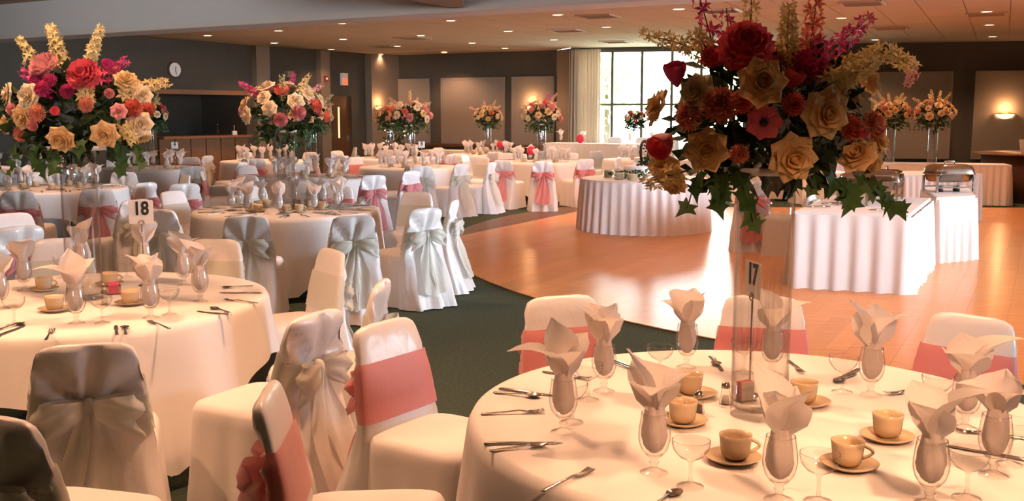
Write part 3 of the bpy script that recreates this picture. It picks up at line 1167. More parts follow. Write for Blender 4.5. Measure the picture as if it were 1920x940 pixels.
def vase(x, y, label, h=0.74, r=0.086, group=None):
    pr = [(0.0, 0.0), (r, 0.0), (r, 0.012)] + [(r, h * k / 6) for k in range(1, 7)] + [(r - 0.002, h), (r - 0.004, h - 0.002)] + [(r - 0.004, h * k / 6) for k in range(5, 0, -1)] + [(r - 0.004, 0.03), (r - 0.012, 0.024), (0.0, 0.022)]
    o = MB().lathe(pr, 36).build('flower_vase', M['vase'])
    o.location = (x, y, Z_C)
    return tag(o, label, 'vase', group)


def number_stand(x, y, num, label, face, h=0.34, s=0.118, z0=None):
    t = thing('number_stand', label, 'sign', (x, y, Z_C if z0 is None else z0), face)
    MB().lathe([(0.0, 0.006), (0.03, 0.005), (0.034, 0.0), (0.0, 0.0)], 20).build('base', M['silver'], t)
    MB().tube([(0, 0, 0.004), (0, 0, h)], 0.0032, 8).build('pole', M['silver'], t)
    ring = [(0.013 * math.cos(a), -0.004, h + 0.006 + 0.013 * math.sin(a)) for a in [2 * PI * k / 20 for k in range(21)]]
    MB().tube(ring, 0.0022, 6).build('ring_clip', M['silver'], t)
    c = MB()
    pts = []
    for cx_, cz, a0 in ((1, 1, 0), (-1, 1, PI / 2), (-1, -1, PI), (1, -1, 1.5 * PI)):
        for k in range(4):
            a = a0 + PI / 2 * k / 3
            pts.append((cx_ * (s / 2 - 0.008) + 0.008 * math.cos(a), cz * (s / 2 - 0.008) + 0.008 * math.sin(a)))
    n = len(pts)
    vs = [(x_, -0.0012, z_) for x_, z_ in pts] + [(x_, 0.0012, z_) for x_, z_ in pts]
    c.add(vs, [tuple(range(n)), tuple(reversed(range(n, 2 * n)))] + [(i, n + i, n + (i + 1) % n, (i + 1) % n) for i in range(n)], 0, False)
    cd = c.build('card', M['card'], t)
    cd.location = (0, 0, h + s / 2 + 0.002)
    text(num, s * 0.80, M['black'], cd, (0, -0.0022, 0.016), sx=0.80, bold=0.003, name='numeral')
    return t


# ------------------------------------------------------------------ flowers
def petal_mesh(name, r0, r1, z0, z1, hw, m, pointed=True, reflex=0.0, nu=6, nv=7):
    rows = []
    for i in range(nu + 1):
        t = i / nu
        sh = math.sin(PI * (0.12 + 0.60 * t)) if t < 0.72 else math.sin(PI * 0.552) * max(0.0, 1 - ((t - 0.72) / 0.28) ** 1.7)
        row = []
        for j in range(nv):
            v = 2 * j / (nv - 1) - 1
            a = v * hw * sh
            tip = 1 - (0.10 * v * v if pointed else 0.04 * v * v)
            r = r0 + (r1 - r0) * (t ** (1.0 if reflex else 0.8)) * tip
            z = z0 + (z1 - z0) * (t - reflex * t * t * (1 + 0.5 * v * v)) + 0.02 * math.sin(v * 5 + t * 4)
            row.append((r * math.cos(a), r * math.sin(a), z))
        rows.append(row)
    mb = MB(); mb.loft(rows, closed=False)
    return mb.mesh(name, m)


PET = {}
RINGS = ((7, 0), (6, .4), (5, .1), (4, .7), (3, .9))
for mname in ('cream', 'ivory_rose', 'palepink', 'salmon'):
    pt = mname == 'cream'
    PET[mname] = (petal_mesh('petal', 0.10, 1.0, 0.00, 0.50, 0.60 if pt else 0.66, M[mname], pt, 0.60),
                  petal_mesh('petal', 0.09, 0.80, 0.06, 0.58, 0.70, M[mname], pt, 0.34),
                  petal_mesh('petal', 0.08, 0.58, 0.10, 0.62, 0.85, M[mname], False, 0.14),
                  petal_mesh('petal', 0.06, 0.38, 0.14, 0.64, 1.1, M[mname], False, 0.0),
                  petal_mesh('petal', 0.05, 0.20, 0.18, 0.62, 1.7, M[mname], False, 0.0))


def rose_single(mname):
    mb = MB()
    for ring, (cnt, off) in enumerate(RINGS):
        me = PET[mname][ring]
        for k in range(cnt):
            R = Matrix.Rotation(off + 2 * PI * k / cnt, 4, 'Z') @ Matrix.Scale(1, 4)
            mb.add([R @ v.co for v in me.vertices], [tuple(p.vertices) for p in me.polygons])
    return mb.mesh('rose', M[mname])


ROSE = {m: rose_single(m) for m in PET}


def ruffle_mesh(name, mname, seed, rings=((0.95, 0.15, 9), (0.85, 0.38, 9), (0.68, 0.58, 8), (0.48, 0.72, 7), (0.28, 0.80, 5)), rough=0.10):
    rnd = random.Random(seed)
    mb = MB()
    for ri, (r1, z1, cnt) in enumerate(rings):
        for k in range(cnt):
            a0 = 2 * PI * (k + 0.5 * (ri % 2)) / cnt + rnd.uniform(-.15, .15)
            hw = 1.35 * PI / cnt
            ph = rnd.random() * 6
            rows = []
            for i in range(5):
                t = i / 4
                rows.append([((0.06 + (r1 - 0.06) * math.sin(t * PI / 2) * (1 + rough * math.sin(v * 7 + ph) * t)) * math.cos(a0 + v * hw * (0.35 + 0.65 * t)),
                              (0.06 + (r1 - 0.06) * math.sin(t * PI / 2) * (1 + rough * math.sin(v * 7 + ph) * t)) * math.sin(a0 + v * hw * (0.35 + 0.65 * t)),
                              z1 * t + 0.16 * (1 - math.cos(t * PI / 2)) * (0.3 + 0.7 * (ri > 0)) + rough * 0.6 * math.cos(v * 6 + ph) * t) for v in (-1, -.6, -.2, .2, .6, 1)])
            mb.loft(rows, closed=False)
    return mb.mesh(name, M[mname])


PEONY = {m: ruffle_mesh('peony', m, 3) for m in ('peony', 'palepink', 'coral')}
CARN = {m: ruffle_mesh('carnation', m, 5, ((0.95, 0.1, 12), (0.8, 0.35, 12), (0.55, 0.55, 10), (0.3, 0.65, 7)), 0.22) for m in ('salmon', 'magenta', 'coral', 'palepink')}
TULIP = {m: ruffle_mesh('tulip', m, 8, ((0.55, 1.0, 4), (0.5, 0.95, 4)), 0.05) for m in ('peony', 'magenta', 'coral')}


def anemone_meshes():
    p = petal_mesh('petal', 0.08, 1.0, 0.03, 0.35, 0.62, M['peony'], False, 0.45)
    c = MB().lathe([(0.0, 0.16), (0.10, 0.15), (0.17, 0.08), (0.18, 0.0)], 14)
    for k in range(16):
        a = 2 * PI * k / 16
        c.tube([(0.15 * math.cos(a), 0.15 * math.sin(a), 0.06), (0.25 * math.cos(a), 0.25 * math.sin(a), 0.16)], 0.02, 4)
    return p, c.mesh('flower_eye', M['black'])


ANEM = anemone_meshes()


def frame_to(d):
    return Vector(d).to_track_quat('Z', 'Y').to_matrix().to_4x4()


def put(me, name, parent, loc, d, s, roll=0.0):
    o = link(name, me, parent)
    o.matrix_basis = Matrix.Translation(loc) @ frame_to(d) @ Matrix.Rotation(roll, 4, 'Z') @ Matrix.Scale(s, 4)
    return o


def big_rose(parent, mname, loc, d, s, roll, label=None):
    """rose with every petal an object of its own; its heart is the part's mesh"""
    mb = MB()
    me = PET[mname][4]
    for k in range(3):
        R = Matrix.Rotation(0.9 + 2 * PI * k / 3, 4, 'Z')
        mb.add([R @ v.co for v in me.vertices], [tuple(p.vertices) for p in me.polygons])
    mb.lathe([(0.0, 0.5), (0.10, 0.45), (0.16, 0.3), (0.14, 0.1), (0.0, 0.0)], 10)
    if ('heart', mname) not in PET:
        PET[('heart', mname)] = mb.mesh('rose', M[mname])
    o = put(PET[('heart', mname)], 'rose', parent, loc, d, s, roll)
    if label: o['label'] = label
    for ring, (cnt, off) in enumerate(RINGS[:4]):
        for k in range(cnt):
            c = link('petal', PET[mname][ring], o)
            c.matrix_basis = Matrix.Rotation(off + 2 * PI * k / cnt, 4, 'Z')
    return o


def spray(parent, mname, pts, size, n, name='blossom_spray', seed=0, open_=1.0, taper=0.42):
    """spike of small five petalled florets along a bent stem"""
    rnd = random.Random(seed)
    pts = [Vector(p) for p in pts]

    def along(t):
        f = t * (len(pts) - 1)
        i = min(int(f), len(pts) - 2)
        return pts[i].lerp(pts[i + 1], f - i)
    mb = MB()
    for k in range(n):
        t = 0.12 + 0.88 * (k / n)
        c = along(t)
        ax = (along(min(1, t + .05)) - along(max(0, t - .05))).normalized()
        u = ax.orthogonal().normalized()
        a = k * 2.4
        d = (u * math.cos(a) + ax.cross(u) * math.sin(a) + ax * 0.35).normalized()
        s = size * (1 - taper * t) * rnd.uniform(0.8, 1.15)
        c = c + d * s * (0.9 if open_ else 0.4)
        F_ = frame_to(d)
        for j in range(5):
            b = 2 * PI * j / 5 + k
            p1 = Vector((0.45 * math.cos(b - .5), 0.45 * math.sin(b - .5), 0.12)) * s
            p2 = Vector((math.cos(b), math.sin(b), 0.40 - 0.15 * open_)) * s
            p3 = Vector((0.45 * math.cos(b + .5), 0.45 * math.sin(b + .5), 0.12)) * s
            p0 = Vector((0, 0, -0.1)) * s
            mb.add([c + F_ @ p for p in (p0, p1, p2, p3)], [(0, 1, 2), (0, 2, 3)], 0, True)
    o = mb.build(name, M[mname], parent)
    MB().tube([along(k / 8) for k in range(9)], lambda s_: 0.0032 * (1 - 0.6 * s_), 5).build('stem', M['stem'], o)
    return o


def ivy_mesh():
    pts = [(0, 0), (0.28, -0.18), (0.62, -0.30), (0.52, 0.05), (0.95, 0.22), (0.50, 0.42), (0.28, 0.62), (0.0, 1.25), (-0.28, 0.62), (-0.50, 0.42), (-0.95, 0.22), (-0.52, 0.05), (-0.62, -0.30), (-0.28, -0.18)]
    vs = [(x, y, 0.16 * abs(x) - 0.10 * y * y * 0.6) for x, y in pts] + [(0, 0.3, 0.0)]
    n = len(pts)
    mb = MB()
    mb.add(vs, [(n, i, (i + 1) % n) for i in range(n)], 0, True)
    return mb.mesh('ivy_leaf', M['ivy'])


IVY = ivy_mesh()


def leaf_mass(parent, name, rx, ry, rz, c, n, size, seed, m=None):
    rnd = random.Random(seed)
    mb = MB()
    for k in range(n):
        d = Vector((rnd.gauss(0, 1), rnd.gauss(0, 1), rnd.gauss(0, 1))).normalized()
        f = rnd.uniform(0.45, 1.0)
        p = Vector((c[0] + d.x * rx * f, c[1] + d.y * ry * f, c[2] + d.z * rz * f))
        ax = (d + Vector((rnd.gauss(0, .5), rnd.gauss(0, .5), rnd.gauss(0, .5)))).normalized()
        sd = ax.orthogonal().normalized()
        sd = Matrix.Rotation(rnd.random() * 6.28, 3, ax) @ sd
        nn = ax.cross(sd)
        s = size * rnd.uniform(0.6, 1.3)
        mb.add([p, p + ax * s * 0.5 + sd * s * 0.28 + nn * s * .06, p + ax * s, p + ax * s * 0.5 - sd * s * 0.28 + nn * s * .06, p + ax * s * 0.5], [(0, 1, 4), (1, 2, 4), (2, 3, 4), (3, 0, 4)], 0, False)
    return tag(mb.build(name, m or M['leaf'], parent), kind='stuff')


def trail(parent, pts, leaves, size, seed):
    """hanging ivy: a vine and its leaves, each leaf on its own"""
    rnd = random.Random(seed)
    pts = [Vector(p) for p in pts]
    v = MB().tube(pts, 0.0022, 5).build('vine', M['stem'], parent)
    for k in range(leaves):
        t = (k + 0.6) / leaves
        f = t * (len(pts) - 1)
        i = min(int(f), len(pts) - 2)
        p = pts[i].lerp(pts[i + 1], f - i)
        o = link('ivy_leaf', IVY, v)
        s = size * rnd.uniform(0.75, 1.15)
        o.matrix_basis = Matrix.Translation(p) @ Matrix.Rotation(rnd.uniform(-0.9, 0.9), 4, 'Z') @ Matrix.Rotation(PI / 2 + rnd.uniform(-0.5, 0.5), 4, 'X') @ Matrix.Rotation(PI + rnd.uniform(-0.8, 0.8), 4, 'Z') @ Matrix.Scale(s, 4)


def dish(parent, r=0.14, z=0.0):
    return MB().lathe([(0.0, 0.004), (r * 0.9, 0.006), (r, 0.022), (r + 0.006, 0.022), (r * 0.95, 0.0), (0.0, 0.0)], 32).build('dish', M['card'], parent)


def bouquet(x, y, z, label, seed, R=0.30, pink=0.35, roses=26, group=None, tall=1.0, single=None):
    """dome of roses, carnations and leaves with spikes above and greenery below, standing on a vase top"""
    rnd = random.Random(seed)
    t = thing('flower_arrangement', label, 'flowers', (x, y, z), rnd.random() * 6, group)
    dish(t, 0.11)
    leaf_mass(t, 'foliage', R * 0.82, R * 0.82, R * 0.62, (0, 0, R * 0.42), 330, 0.085, seed)
    leaf_mass(t, 'trailing_greenery', R * 0.85, R * 0.85, R * 0.28, (0, 0, -0.04), 90, 0.07, seed + 1, M['ivy'])
    for k in range(roses):
        u = (k + 0.5) / roses
        el = math.asin(0.95 - 1.12 * u)
        a = k * 2.39996 + rnd.uniform(-.2, .2)
        d = Vector((math.cos(a) * math.cos(el), math.sin(a) * math.cos(el), math.sin(el)))
        p = Vector((d.x * R, d.y * R, R * 0.45 + d.z * R * 0.78))
        s = rnd.uniform(0.062, 0.085) * min(1.15, max(0.8, R / 0.33))
        if rnd.random() < pink:
            if rnd.random() < .5:
                put(CARN[rnd.choice(('salmon', 'coral', 'palepink'))], 'carnation', t, p, d, s * 0.8)
            else:
                put(PEONY[rnd.choice(('peony', 'palepink', 'coral'))], 'peony', t, p, d, s * 0.85)
        else:
            put(ROSE[rnd.choice(('cream', 'ivory_rose', 'ivory_rose'))], 'rose', t, p, d, s, rnd.random() * 6)
    for k in range(7):
        a = k * 2 * PI / 7 + rnd.uniform(-.3, .3)
        el = rnd.uniform(0.45, 1.25)
        d = Vector((math.cos(a) * math.cos(el), math.sin(a) * math.cos(el), math.sin(el)))
        L2_ = R * rnd.uniform(1.25, 1.6) * tall
        p0 = Vector((0, 0, R * 0.4)) + d * R * 0.5
        spray(t, rnd.choice(('stock', 'stock', 'magenta' if pink > .3 else 'stock', 'palepink')), [p0, p0.lerp(Vector((0, 0, R * .4)) + d * L2_, .5) + Vector((0, 0, .02)), Vector((0, 0, R * .4)) + d * L2_], 0.030 * R / 0.33, 30, seed=seed * 9 + k)
    for k in range(5):
        a = rnd.random() * 6.28
        p = Vector((math.cos(a) * R * .8, math.sin(a) * R * .8, 0.03))
        trail(t, [p, p + Vector((math.cos(a) * .05, math.sin(a) * .05, -.05)), p + Vector((math.cos(a) * .06, math.sin(a) * .06, -.16))], 4, 0.034, seed + k)
    return t

# ================================================================== the scene's things
T17, T18, TM = (0.76, 3.06), (-2.14, 5.06), (-2.18, 9.90)


def cloth(x, y, corner, label, seed, a_half=1.17, dmax=0.62):
    o = link('tablecloth', cloth_mesh(seed, corner, a_half, dmax))
    o.location = (x, y, 0)
    return tag(o, label, 'tablecloth')


# ------------------------------------------------------------------ number 17 table
make_table('round table under the white cloth with number 17', *T17)
cloth(*T17, math.radians(155), 'white cloth over the number 17 table with a fold line across it', 11)
vase(*T17, 'tall clear cylinder vase standing on the number 17 table')
p = at(1405, 742, Z_C)
number_stand(p.x, p.y, '17', 'white card reading 17 on a thin metal stand beside the tall vase', math.radians(-79), 0.325)
G17 = [((1056, 812), 'beside the knives on the carpet side of the number 17 table', 0.3, 0),
       ((1132, 735), 'before the pink sashed chair that stands on the green carpet', 0.9, 3),
       ((1287, 690), 'against the bright floor reflection at the rim of the number 17 table', 1.8, 5),
       ((1447, 703), 'seen through the tall vase of the number 17 table', 0.2, 7),
       ((1632, 742), 'against the orange floor on the buffet side of the number 17 table', -0.4, 1),
       ((1809, 805), 'before the wide pink sashed chair on the buffet side', 1.2, 2),
       ((1862, 893), 'closest to the buffet side rim of number 17 table', 2.4, 4),
       ((1742, 948), 'next to the cups on the buffet side of number 17 table', 0.7, 6),
       ((1460, 940), 'directly before the base of the tall vase on the number 17 table', 2.9, 8),
       ((1226, 888), 'beside the upturned fork and a hidden saucer on the number 17 table', 1.4, 0)]
for (px, where, rz, v) in G17:
    q_ = at(*px, Z_C)
    goblet(q_.x, q_.y, 'clear goblet ' + where, 'napkin in goblet ' + where, rz=rz, var=v)
for px, where in (((1072, 793), 'just behind the goblet with the knives beside it'),
                  ((1103, 751), 'between the two napkin goblets on the carpet side of table 17'),
                  ((1237, 712), 'before the bright floor reflection on the number 17 table'),
                  ((1394, 700), 'seen through the tall vase at the far rim of table 17'),
                  ((1579, 736), 'empty on the buffet side rim of the number 17 table'),
                  ((1755, 777), 'before the wide pink sashed chair at the number 17 table'),
                  ((1892, 872), 'half hidden behind the goblet at the buffet side rim'),
                  ((1812, 936), 'whose stem shows under the long hanging napkin'),
                  ((1534, 942), 'beside the cup with its handle to the buffet side'),
                  ((1294, 914), 'shown whole in front of the cup before the tall vase')):
    q_ = at(*px, Z_C)
    coupe(q_.x, q_.y, 'shallow champagne coupe ' + where)
for px, sp, hd, where in (((1293, 741), (1302, 744), PI, 'on the carpet side of the small salt shaker'),
                          ((1280, 796), (1280, 796), 1.2, 'half hidden behind the napkin goblet and the cruets'),
                          ((1378, 864), (1374, 866), 0.0, 'directly before the base of the tall vase'),
                          ((1507, 757), (1512, 760), PI, 'beside the tall vase on its buffet side'),
                          ((1663, 822), (1663, 826), 0.9, 'set alone on the buffet side of number 17 table'),
                          ((1588, 876), (1592, 878), -0.1, 'with its handle showing beyond the champagne coupe')):
    q_, s_ = at(*px, Z_C), at(*sp, Z_C)
    cup(q_.x, q_.y, hd, 'cream coffee cup ' + where, 'cream saucer under the cup ' + where, saucer_at=(s_.x, s_.y))
for k, a, b, lab in (('fork', (1016, 924), (1137, 874), 'fork lying alone with its tines raised at the number 17 rim'),
                     ('knife', (907, 835), (1072, 832), 'long knife above the spoon on the carpet side rim'),
                     ('spoon', (918, 848), (1030, 838), 'spoon lying under the long knife on the carpet side rim'),
                     ('fork', (902, 779), (1031, 774), 'fork pointing at the vase from the carpet side rim'),
                     ('knife', (936, 731), (1040, 744), 'knife above a spoon at the carpet side behind the lone fork'),
                     ('spoon', (926, 738), (1010, 747), 'spoon beside the knife closest to the carpet chair'),
                     ('fork', (1018, 699), (1060, 706), 'fork half hidden behind the fanned napkin at the carpet side'),
                     ('knife', (1206, 700), (1157, 679), 'knife slanting between two goblets at the far carpet rim'),
                     ('spoon', (1190, 696), (1150, 684), 'spoon beside the slanting knife at the far carpet rim'),
                     ('knife', (1354, 697), (1334, 668), 'dark knife at the far rim before the bright floor'),
                     ('spoon', (1332, 669), (1348, 693), 'spoon lying beside the dark knife at the far rim'),
                     ('fork', (1479, 678), (1503, 701), 'fork with tines toward the table centre behind the vase'),
                     ('knife', (1612, 694), (1560, 717), 'knife behind the empty coupe on the buffet side'),
                     ('spoon', (1604, 703), (1563, 722), 'spoon beside the knife behind the empty coupe'),
                     ('fork', (1752, 733), (1690, 739), 'fork before the wide pink sashed chair'),
                     ('knife', (1800, 752), (1757, 768), 'knife beside the coupe before the wide chair'),
                     ('knife', (1925, 866), (1872, 856), 'knife on the buffet side rim close to the last goblet'),
                     ('fork', (1930, 826), (1876, 820), 'fork at the buffet side rim beyond the last goblet'),
                     ('spoon', (1205, 962), (1266, 930), 'spoon whose bowl just shows in front of the coupe')):
    piece(k, a, b, lab)


def shaker(px, fill, label):
    q_ = at(*px, Z_C)
    t = thing('salt_shaker' if fill == 'salt' else 'pepper_shaker', label, 'shaker', (q_.x, q_.y, Z_C))
    MB().lathe([(0.0, 0.0), (0.019, 0.0), (0.020, 0.004), (0.016, 0.03), (0.013, 0.05), (0.013, 0.055)], 8).build('jar', M['glass'], t)
    MB().lathe([(0.0, 0.003), (0.014, 0.003), (0.012, 0.028), (0.0, 0.03)], 8).build('filling', M[fill], t)
    MB().lathe([(0.014, 0.053), (0.015, 0.062), (0.010, 0.072), (0.0, 0.075)], 14).build('cap', M['silver'], t)


shaker((1360, 758), 'salt', 'glass salt shaker beside the base of the tall vase')
shaker((1309, 776), 'pepper', 'small silver topped pepper shaker by the half hidden saucer')


def caddy(px, label, plabel, k0, k1):
    q_ = at(*px, Z_C)
    t = thing('sugar_caddy', label, 'caddy', (q_.x, q_.y, Z_C), 0.5)
    mb = MB()
    w_, d_, h_ = 0.034, 0.024, 0.05
    for a, b, c, d in ((-w_, w_, -d_, -d_ + .003), (-w_, w_, d_ - .003, d_), (-w_, -w_ + .003, -d_, d_), (w_ - .003, w_, -d_, d_)):
        mb.box(a, b, c, d, 0.003, h_)
    mb.box(-w_, w_, -d_, d_, 0, 0.003)
    mb.build('holder', M['glass'], t)
    for k in range(k0, k1):
        c = MB().box(-0.026, 0.026, -0.0012, 0.0012, 0, 0.062).build('sugar_packet', M['packet'] if k % 3 else M['card'])
        c.location = (q_.x, q_.y, Z_C + 0.0045)
        off = -0.014 + 0.009 * (k - k0)
        c.location.x += -math.sin(0.5) * off
        c.location.y += math.cos(0.5) * off
        c.rotation_euler = (0, 0, 0.5)
        tag(c, plabel, 'packet', plabel.split(' ')[-2] + ' caddy packets')


caddy((1396, 752), 'clear sugar caddy beside the tall vase and the number 17 stand', 'pink or white sugar packet upright in the number 17 caddy', 0, 4)
for px, py, deg, c, lab in ((727, 603, None, 'pink', 'chair with a broad pink sash on the carpet before number 17 table'),
                            (1055, 556, None, 'pink', 'pink sashed chair between carpet and dance floor at number 17 table'),
                            (1430, 562, None, 'pink', 'pink sashed chair seen through the tall vase of number 17 table'),
                            (1810, 595, None, 'pink', 'wide pink sashed chair on the orange floor at the buffet side'),
                            (552, 728, 4, 'pink', 'pink sashed chair seen nearly edge on, cut by the picture bottom')):
    chair_px(px, py, T17, c, lab, deg)

# ------------------------------------------------------------------ number 18 table
make_table('round table under the number 18 cloth with its pointed corner', *T18)
cloth(*T18, math.radians(-91), 'white cloth over the number 18 table with a long pointed corner', 12, dmax=0.69)
vase(*T18, 'tall clear cylinder vase beside the card reading 18')
p = at(271, 536, Z_C)
number_stand(p.x, p.y, '18', 'white card reading 18 on a thin metal stand', math.radians(20), 0.335, 0.125)
for (px, where, rz, v) in (((144, 607), 'before the dark bowed chair on table 18', 0.5, 0),
                           ((283, 597), 'closest to the cutlery on the aisle side of table 18', 1.1, 3),
                           ((376, 566), 'beside the forks at the aisle rim of table 18', 0.4, 5),
                           ((345, 536), 'behind the aisle rim goblet of table 18', 2.2, 7),
                           ((272, 510), 'right behind the number 18 card stand', 1.9, 1),
                           ((46, 546), 'beside a cup on the bar side of table 18', 0.2, 2),
                           ((2, 580), 'cut by the picture edge on table 18', 0.9, 4),
                           ((152, 514), 'seen behind the tall vase of table 18', 2.0, 8)):
    q_ = at(*px, Z_C)
    goblet(q_.x, q_.y, 'clear goblet ' + where, 'napkin in goblet ' + where, rz=rz, var=v)
for px, where in (((28, 610), 'on the bar side rim of table 18'), ((192, 607), 'beside the napkin goblet before the vase of table 18'),
                  ((318, 591), 'by the cutlery on the aisle side of table 18'), ((238, 521), 'with a dark bowl behind the number 18 cup'),
                  ((118, 522), 'behind the first cup on the bar side of table 18')):
    q_ = at(*px, Z_C)
    coupe(q_.x, q_.y, 'shallow champagne coupe ' + where)
for px, hd, where in (((83, 546), 0.2, 'closest to the bar side of table 18'), ((103, 584), 2.0, 'before the vase on the bar side of table 18'),
                      ((245, 572), 2.6, 'beside the number 18 stand'), ((206, 536), 0.3, 'behind the vase base on table 18')):
    q_ = at(*px, Z_C)
    cup(q_.x, q_.y, hd, 'cream coffee cup ' + where, 'cream saucer under the cup ' + where)
for k, a, b, lab in (('fork', (86, 639), (104, 613), 'fork standing tines away by the dark bowed chair'),
                     ('knife', (219, 630), (217, 606), 'knife beside the spoon above the dark bowed chair'),
                     ('spoon', (236, 629), (232, 606), 'spoon beside the knife above the dark bowed chair'),
                     ('fork', (318, 618), (262, 600), 'fork slanting on the aisle side of table 18'),
                     ('knife', (434, 593), (358, 583), 'knife under the spoon at the aisle rim of table 18'),
                     ('spoon', (432, 588), (386, 577), 'spoon across the knife at the aisle rim of table 18'),
                     ('fork', (483, 570), (404, 563), 'single fork at the aisle rim of table 18'),
                     ('knife', (490, 551), (405, 550), 'knife at the aisle rim below the crossed spoon'),
                     ('spoon', (474, 537), (408, 543), 'spoon crossing the knife at the far aisle rim'),
                     ('knife', (-4, 632), (38, 615), 'knife at the bar side rim of table 18'),
                     ('spoon', (-12, 622), (30, 612), 'spoon beside the knife at the bar side rim')):
    piece(k, a, b, lab)
caddy((213, 552), 'clear sugar caddy with red packets beside the number 18 cup', 'red or white sugar packet upright in the number 18 caddy', 1, 3)
shaker((196, 572), 'salt', 'glass salt shaker at the vase foot on table 18')
for px, py, tgt, deg, c, lab in ((160, 643, T18, 108, 'ivory', 'dark shaded chair seen from behind with a large ivory bow'),
                                 (585, 585, T18, 152, 'ivory', 'chair seen from behind on the aisle, ivory bow catching light'),
                                 (708, 527, T18, 176, 'ivory', 'chair seen edge on behind the broad pink sashed chair'),
                                 (600, 470, T18, 215, 'ivory', 'chair with an ivory sash facing number 18 table from the aisle'),
                                 (112, 447, T18, None, 'ivory', 'chair behind the tall vase of the number 18 table'),
                                 (402, 449, T18, None, 'ivory', 'chair behind the napkins at the far rim of number 18 table'),
                                 (22, 400, (1, 3), -40, 'pink', 'pink sashed chair front at the picture edge behind number 18'),
                                 (35, 424, (-5.78, 12.85), 140, 'pink', 'pale backed pink bow chair at the picture edge'),
                                 (-22, 775, T18, 75, 'ivory', 'chair seat cut by the picture edge beside the dark chair')):
    chair_px(px, py, tgt, c, lab, deg)

# ------------------------------------------------------------------ tables further back
FAR = {
    'M': (TM, 'the table right behind number 18 table', 10),
    'L1': ((-5.75, 12.8), 'the bar side table behind number 18 table', 8),
    'L1b': ((-8.0, 16.6), 'the table closest to the dark bar wall', 8),
    'L2': ((-6.2, 17.6), 'the table below the wall clock', 8),
    'B': ((-2.95, 15.1), 'the table before the wooden exit door', 8),
    'C': ((-1.78, 18.0), 'the table before the narrow wall panel', 8),
    'E': ((0.57, 19.9), 'the table with pink bows along the dance floor', 8),
    'D': ((-0.55, 23.6), 'the table before the wide wall panel', 8),
    'G': ((-4.85, 20.3), 'the table before the end of the bar counter', 8),
    'H': ((-2.55, 21.6), 'the table before the lit corner pilaster', 8),
    'F': ((2.75, 21.0), 'the table before the bright window', 8),
    'R1': ((5.2, 20.6), 'the table across the dance floor', 8),
}
ROT = {k: 0.3 + 1.1 * i for i, k in enumerate(FAR)}
for i, (k, ((x, y), ds, nseat)) in enumerate(FAR.items()):
    make_table('round table under the cloth of ' + ds, x, y)
    cloth(x, y, ROT[k] + 0.5 if k == 'L1' else math.radians(-135 + 9 * math.sin(i * 2.3)), 'white cloth draped over ' + ds, 30 + i, 1.17 if k == 'L1' else 1.40, 0.62 if k == 'L1' else 0.70)

MAN = [  # chairs that can be told apart, by the pixel of their top, with heading or table
    (462, 404, 'M', 95, 'ivory', 'grey shaded chair back with a drooping ivory bow, at the table behind number 18'),
    (662, 404, 'M', 108, 'ivory', 'silvery chair back with a neat ivory bow beside the aisle'),
    (754, 358, 'M', 205, 'ivory', 'front lit chair with an ivory sash on the dance floor side'),
    (796, 390, 'M', 132, 'ivory', 'bright white chair back with a cream bow by the carpet curve'),
    (829, 372, 'M', 172, 'ivory', 'chair seen edge on behind the bright white chair back'),
    (470, 349, 'M', None, 'ivory', 'chair facing the camera behind the fanned napkins of the second bouquet'),
    (612, 351, 'M', None, 'pink', 'pink sashed chair facing the camera beyond the second bouquet table'),
    (325, 358, 'M', -25, 'ivory', 'front lit ivory sashed chair behind the number 18 card'),
    (300, 392, 'M', 75, 'ivory', 'brown shaded chair back directly behind the number 18 card'),
    (252, 374, 'L1', 150, 'ivory', 'chair turned to the bar beside the number 18 card'),
    (293, 344, 'L1', 118, 'pink', 'grey domed chair back with a pink bow above the number 18 card'),
    (262, 334, 'L1', 190, 'pink', 'white chair with a pink sash facing the bar side table'),
    (182, 354, 'L1', 112, 'pink', 'shaded chair back with a pink bow behind the vase of number 18'),
    (35, 358, 'L1', 98, 'pink', 'shaded chair back with a pink bow at the picture edge'),
    (232, 322, 'L2', 100, 'ivory', 'bluish chair back with a big pale bow below the ivy'),
    (360, 311, 'L2', 118, 'ivory', 'tall grey chair back with an ivory bow in the middle of the hall'),
    (388, 292, 'L2', 160, 'ivory', 'chair with long ivory tails beside the tall grey chair back'),
    (438, 316, 'B', -20, 'pink', 'white chair front with a pink sash before the bar counter'),
    (470, 328, 'B', 75, 'ivory', 'shaded chair back beside the second bouquet vase'),
    (503, 314, 'B', -40, 'pink', 'chair front with a pink sash behind the second bouquet'),
    (700, 328, 'B', 122, 'pink', 'tan chair back with a bright pink bow behind the aisle'),
    (602, 334, 'B', 85, 'ivory', 'low grey chair back behind the second bouquet napkins'),
    (688, 314, 'B', 200, 'ivory', 'bluish chair leaning behind the pink bowed tan chair'),
    (787, 311, 'C', 100, 'ivory', 'grey brown chair back at the middle of the far tables'),
    (757, 320, 'C', 140, 'pink', 'chair edge with a pink bow beside the grey brown chair'),
    (868, 307, 'C', 140, 'ivory', 'tan chair back with long skirt at the carpet curve'),
    (912, 304, 'C', 160, 'ivory', 'tan chair seen half sideways with an ivory bow'),
    (943, 300, 'E', 68, 'pink', 'blue grey chair back with a pink bow, first of the dance floor row'),
    (1018, 302, 'E', 90, 'pink', 'chair back with a pink bow in the middle of the dance floor row'),
    (1095, 298, 'E', 118, 'pink', 'chair back with a coral pink bow next to the round buffet'),
    (1142, 295, 'E', 160, 'ivory', 'grey chair above the plate stacks of the round buffet'),
    (480, 297, 'G', 95, 'pink', 'grey chair back with a pink bow before the bar counter'),
    (665, 276, 'G', 200, 'ivory', 'pale chair before the wooden exit door'),
    (1430, 341, 'R1', 75, 'pink', 'chair with a pink bow seen through the tall vase'),
    (1512, 343, 'R1', 150, 'ivory', 'white chair beyond the buffet under the dark flowers'),
]
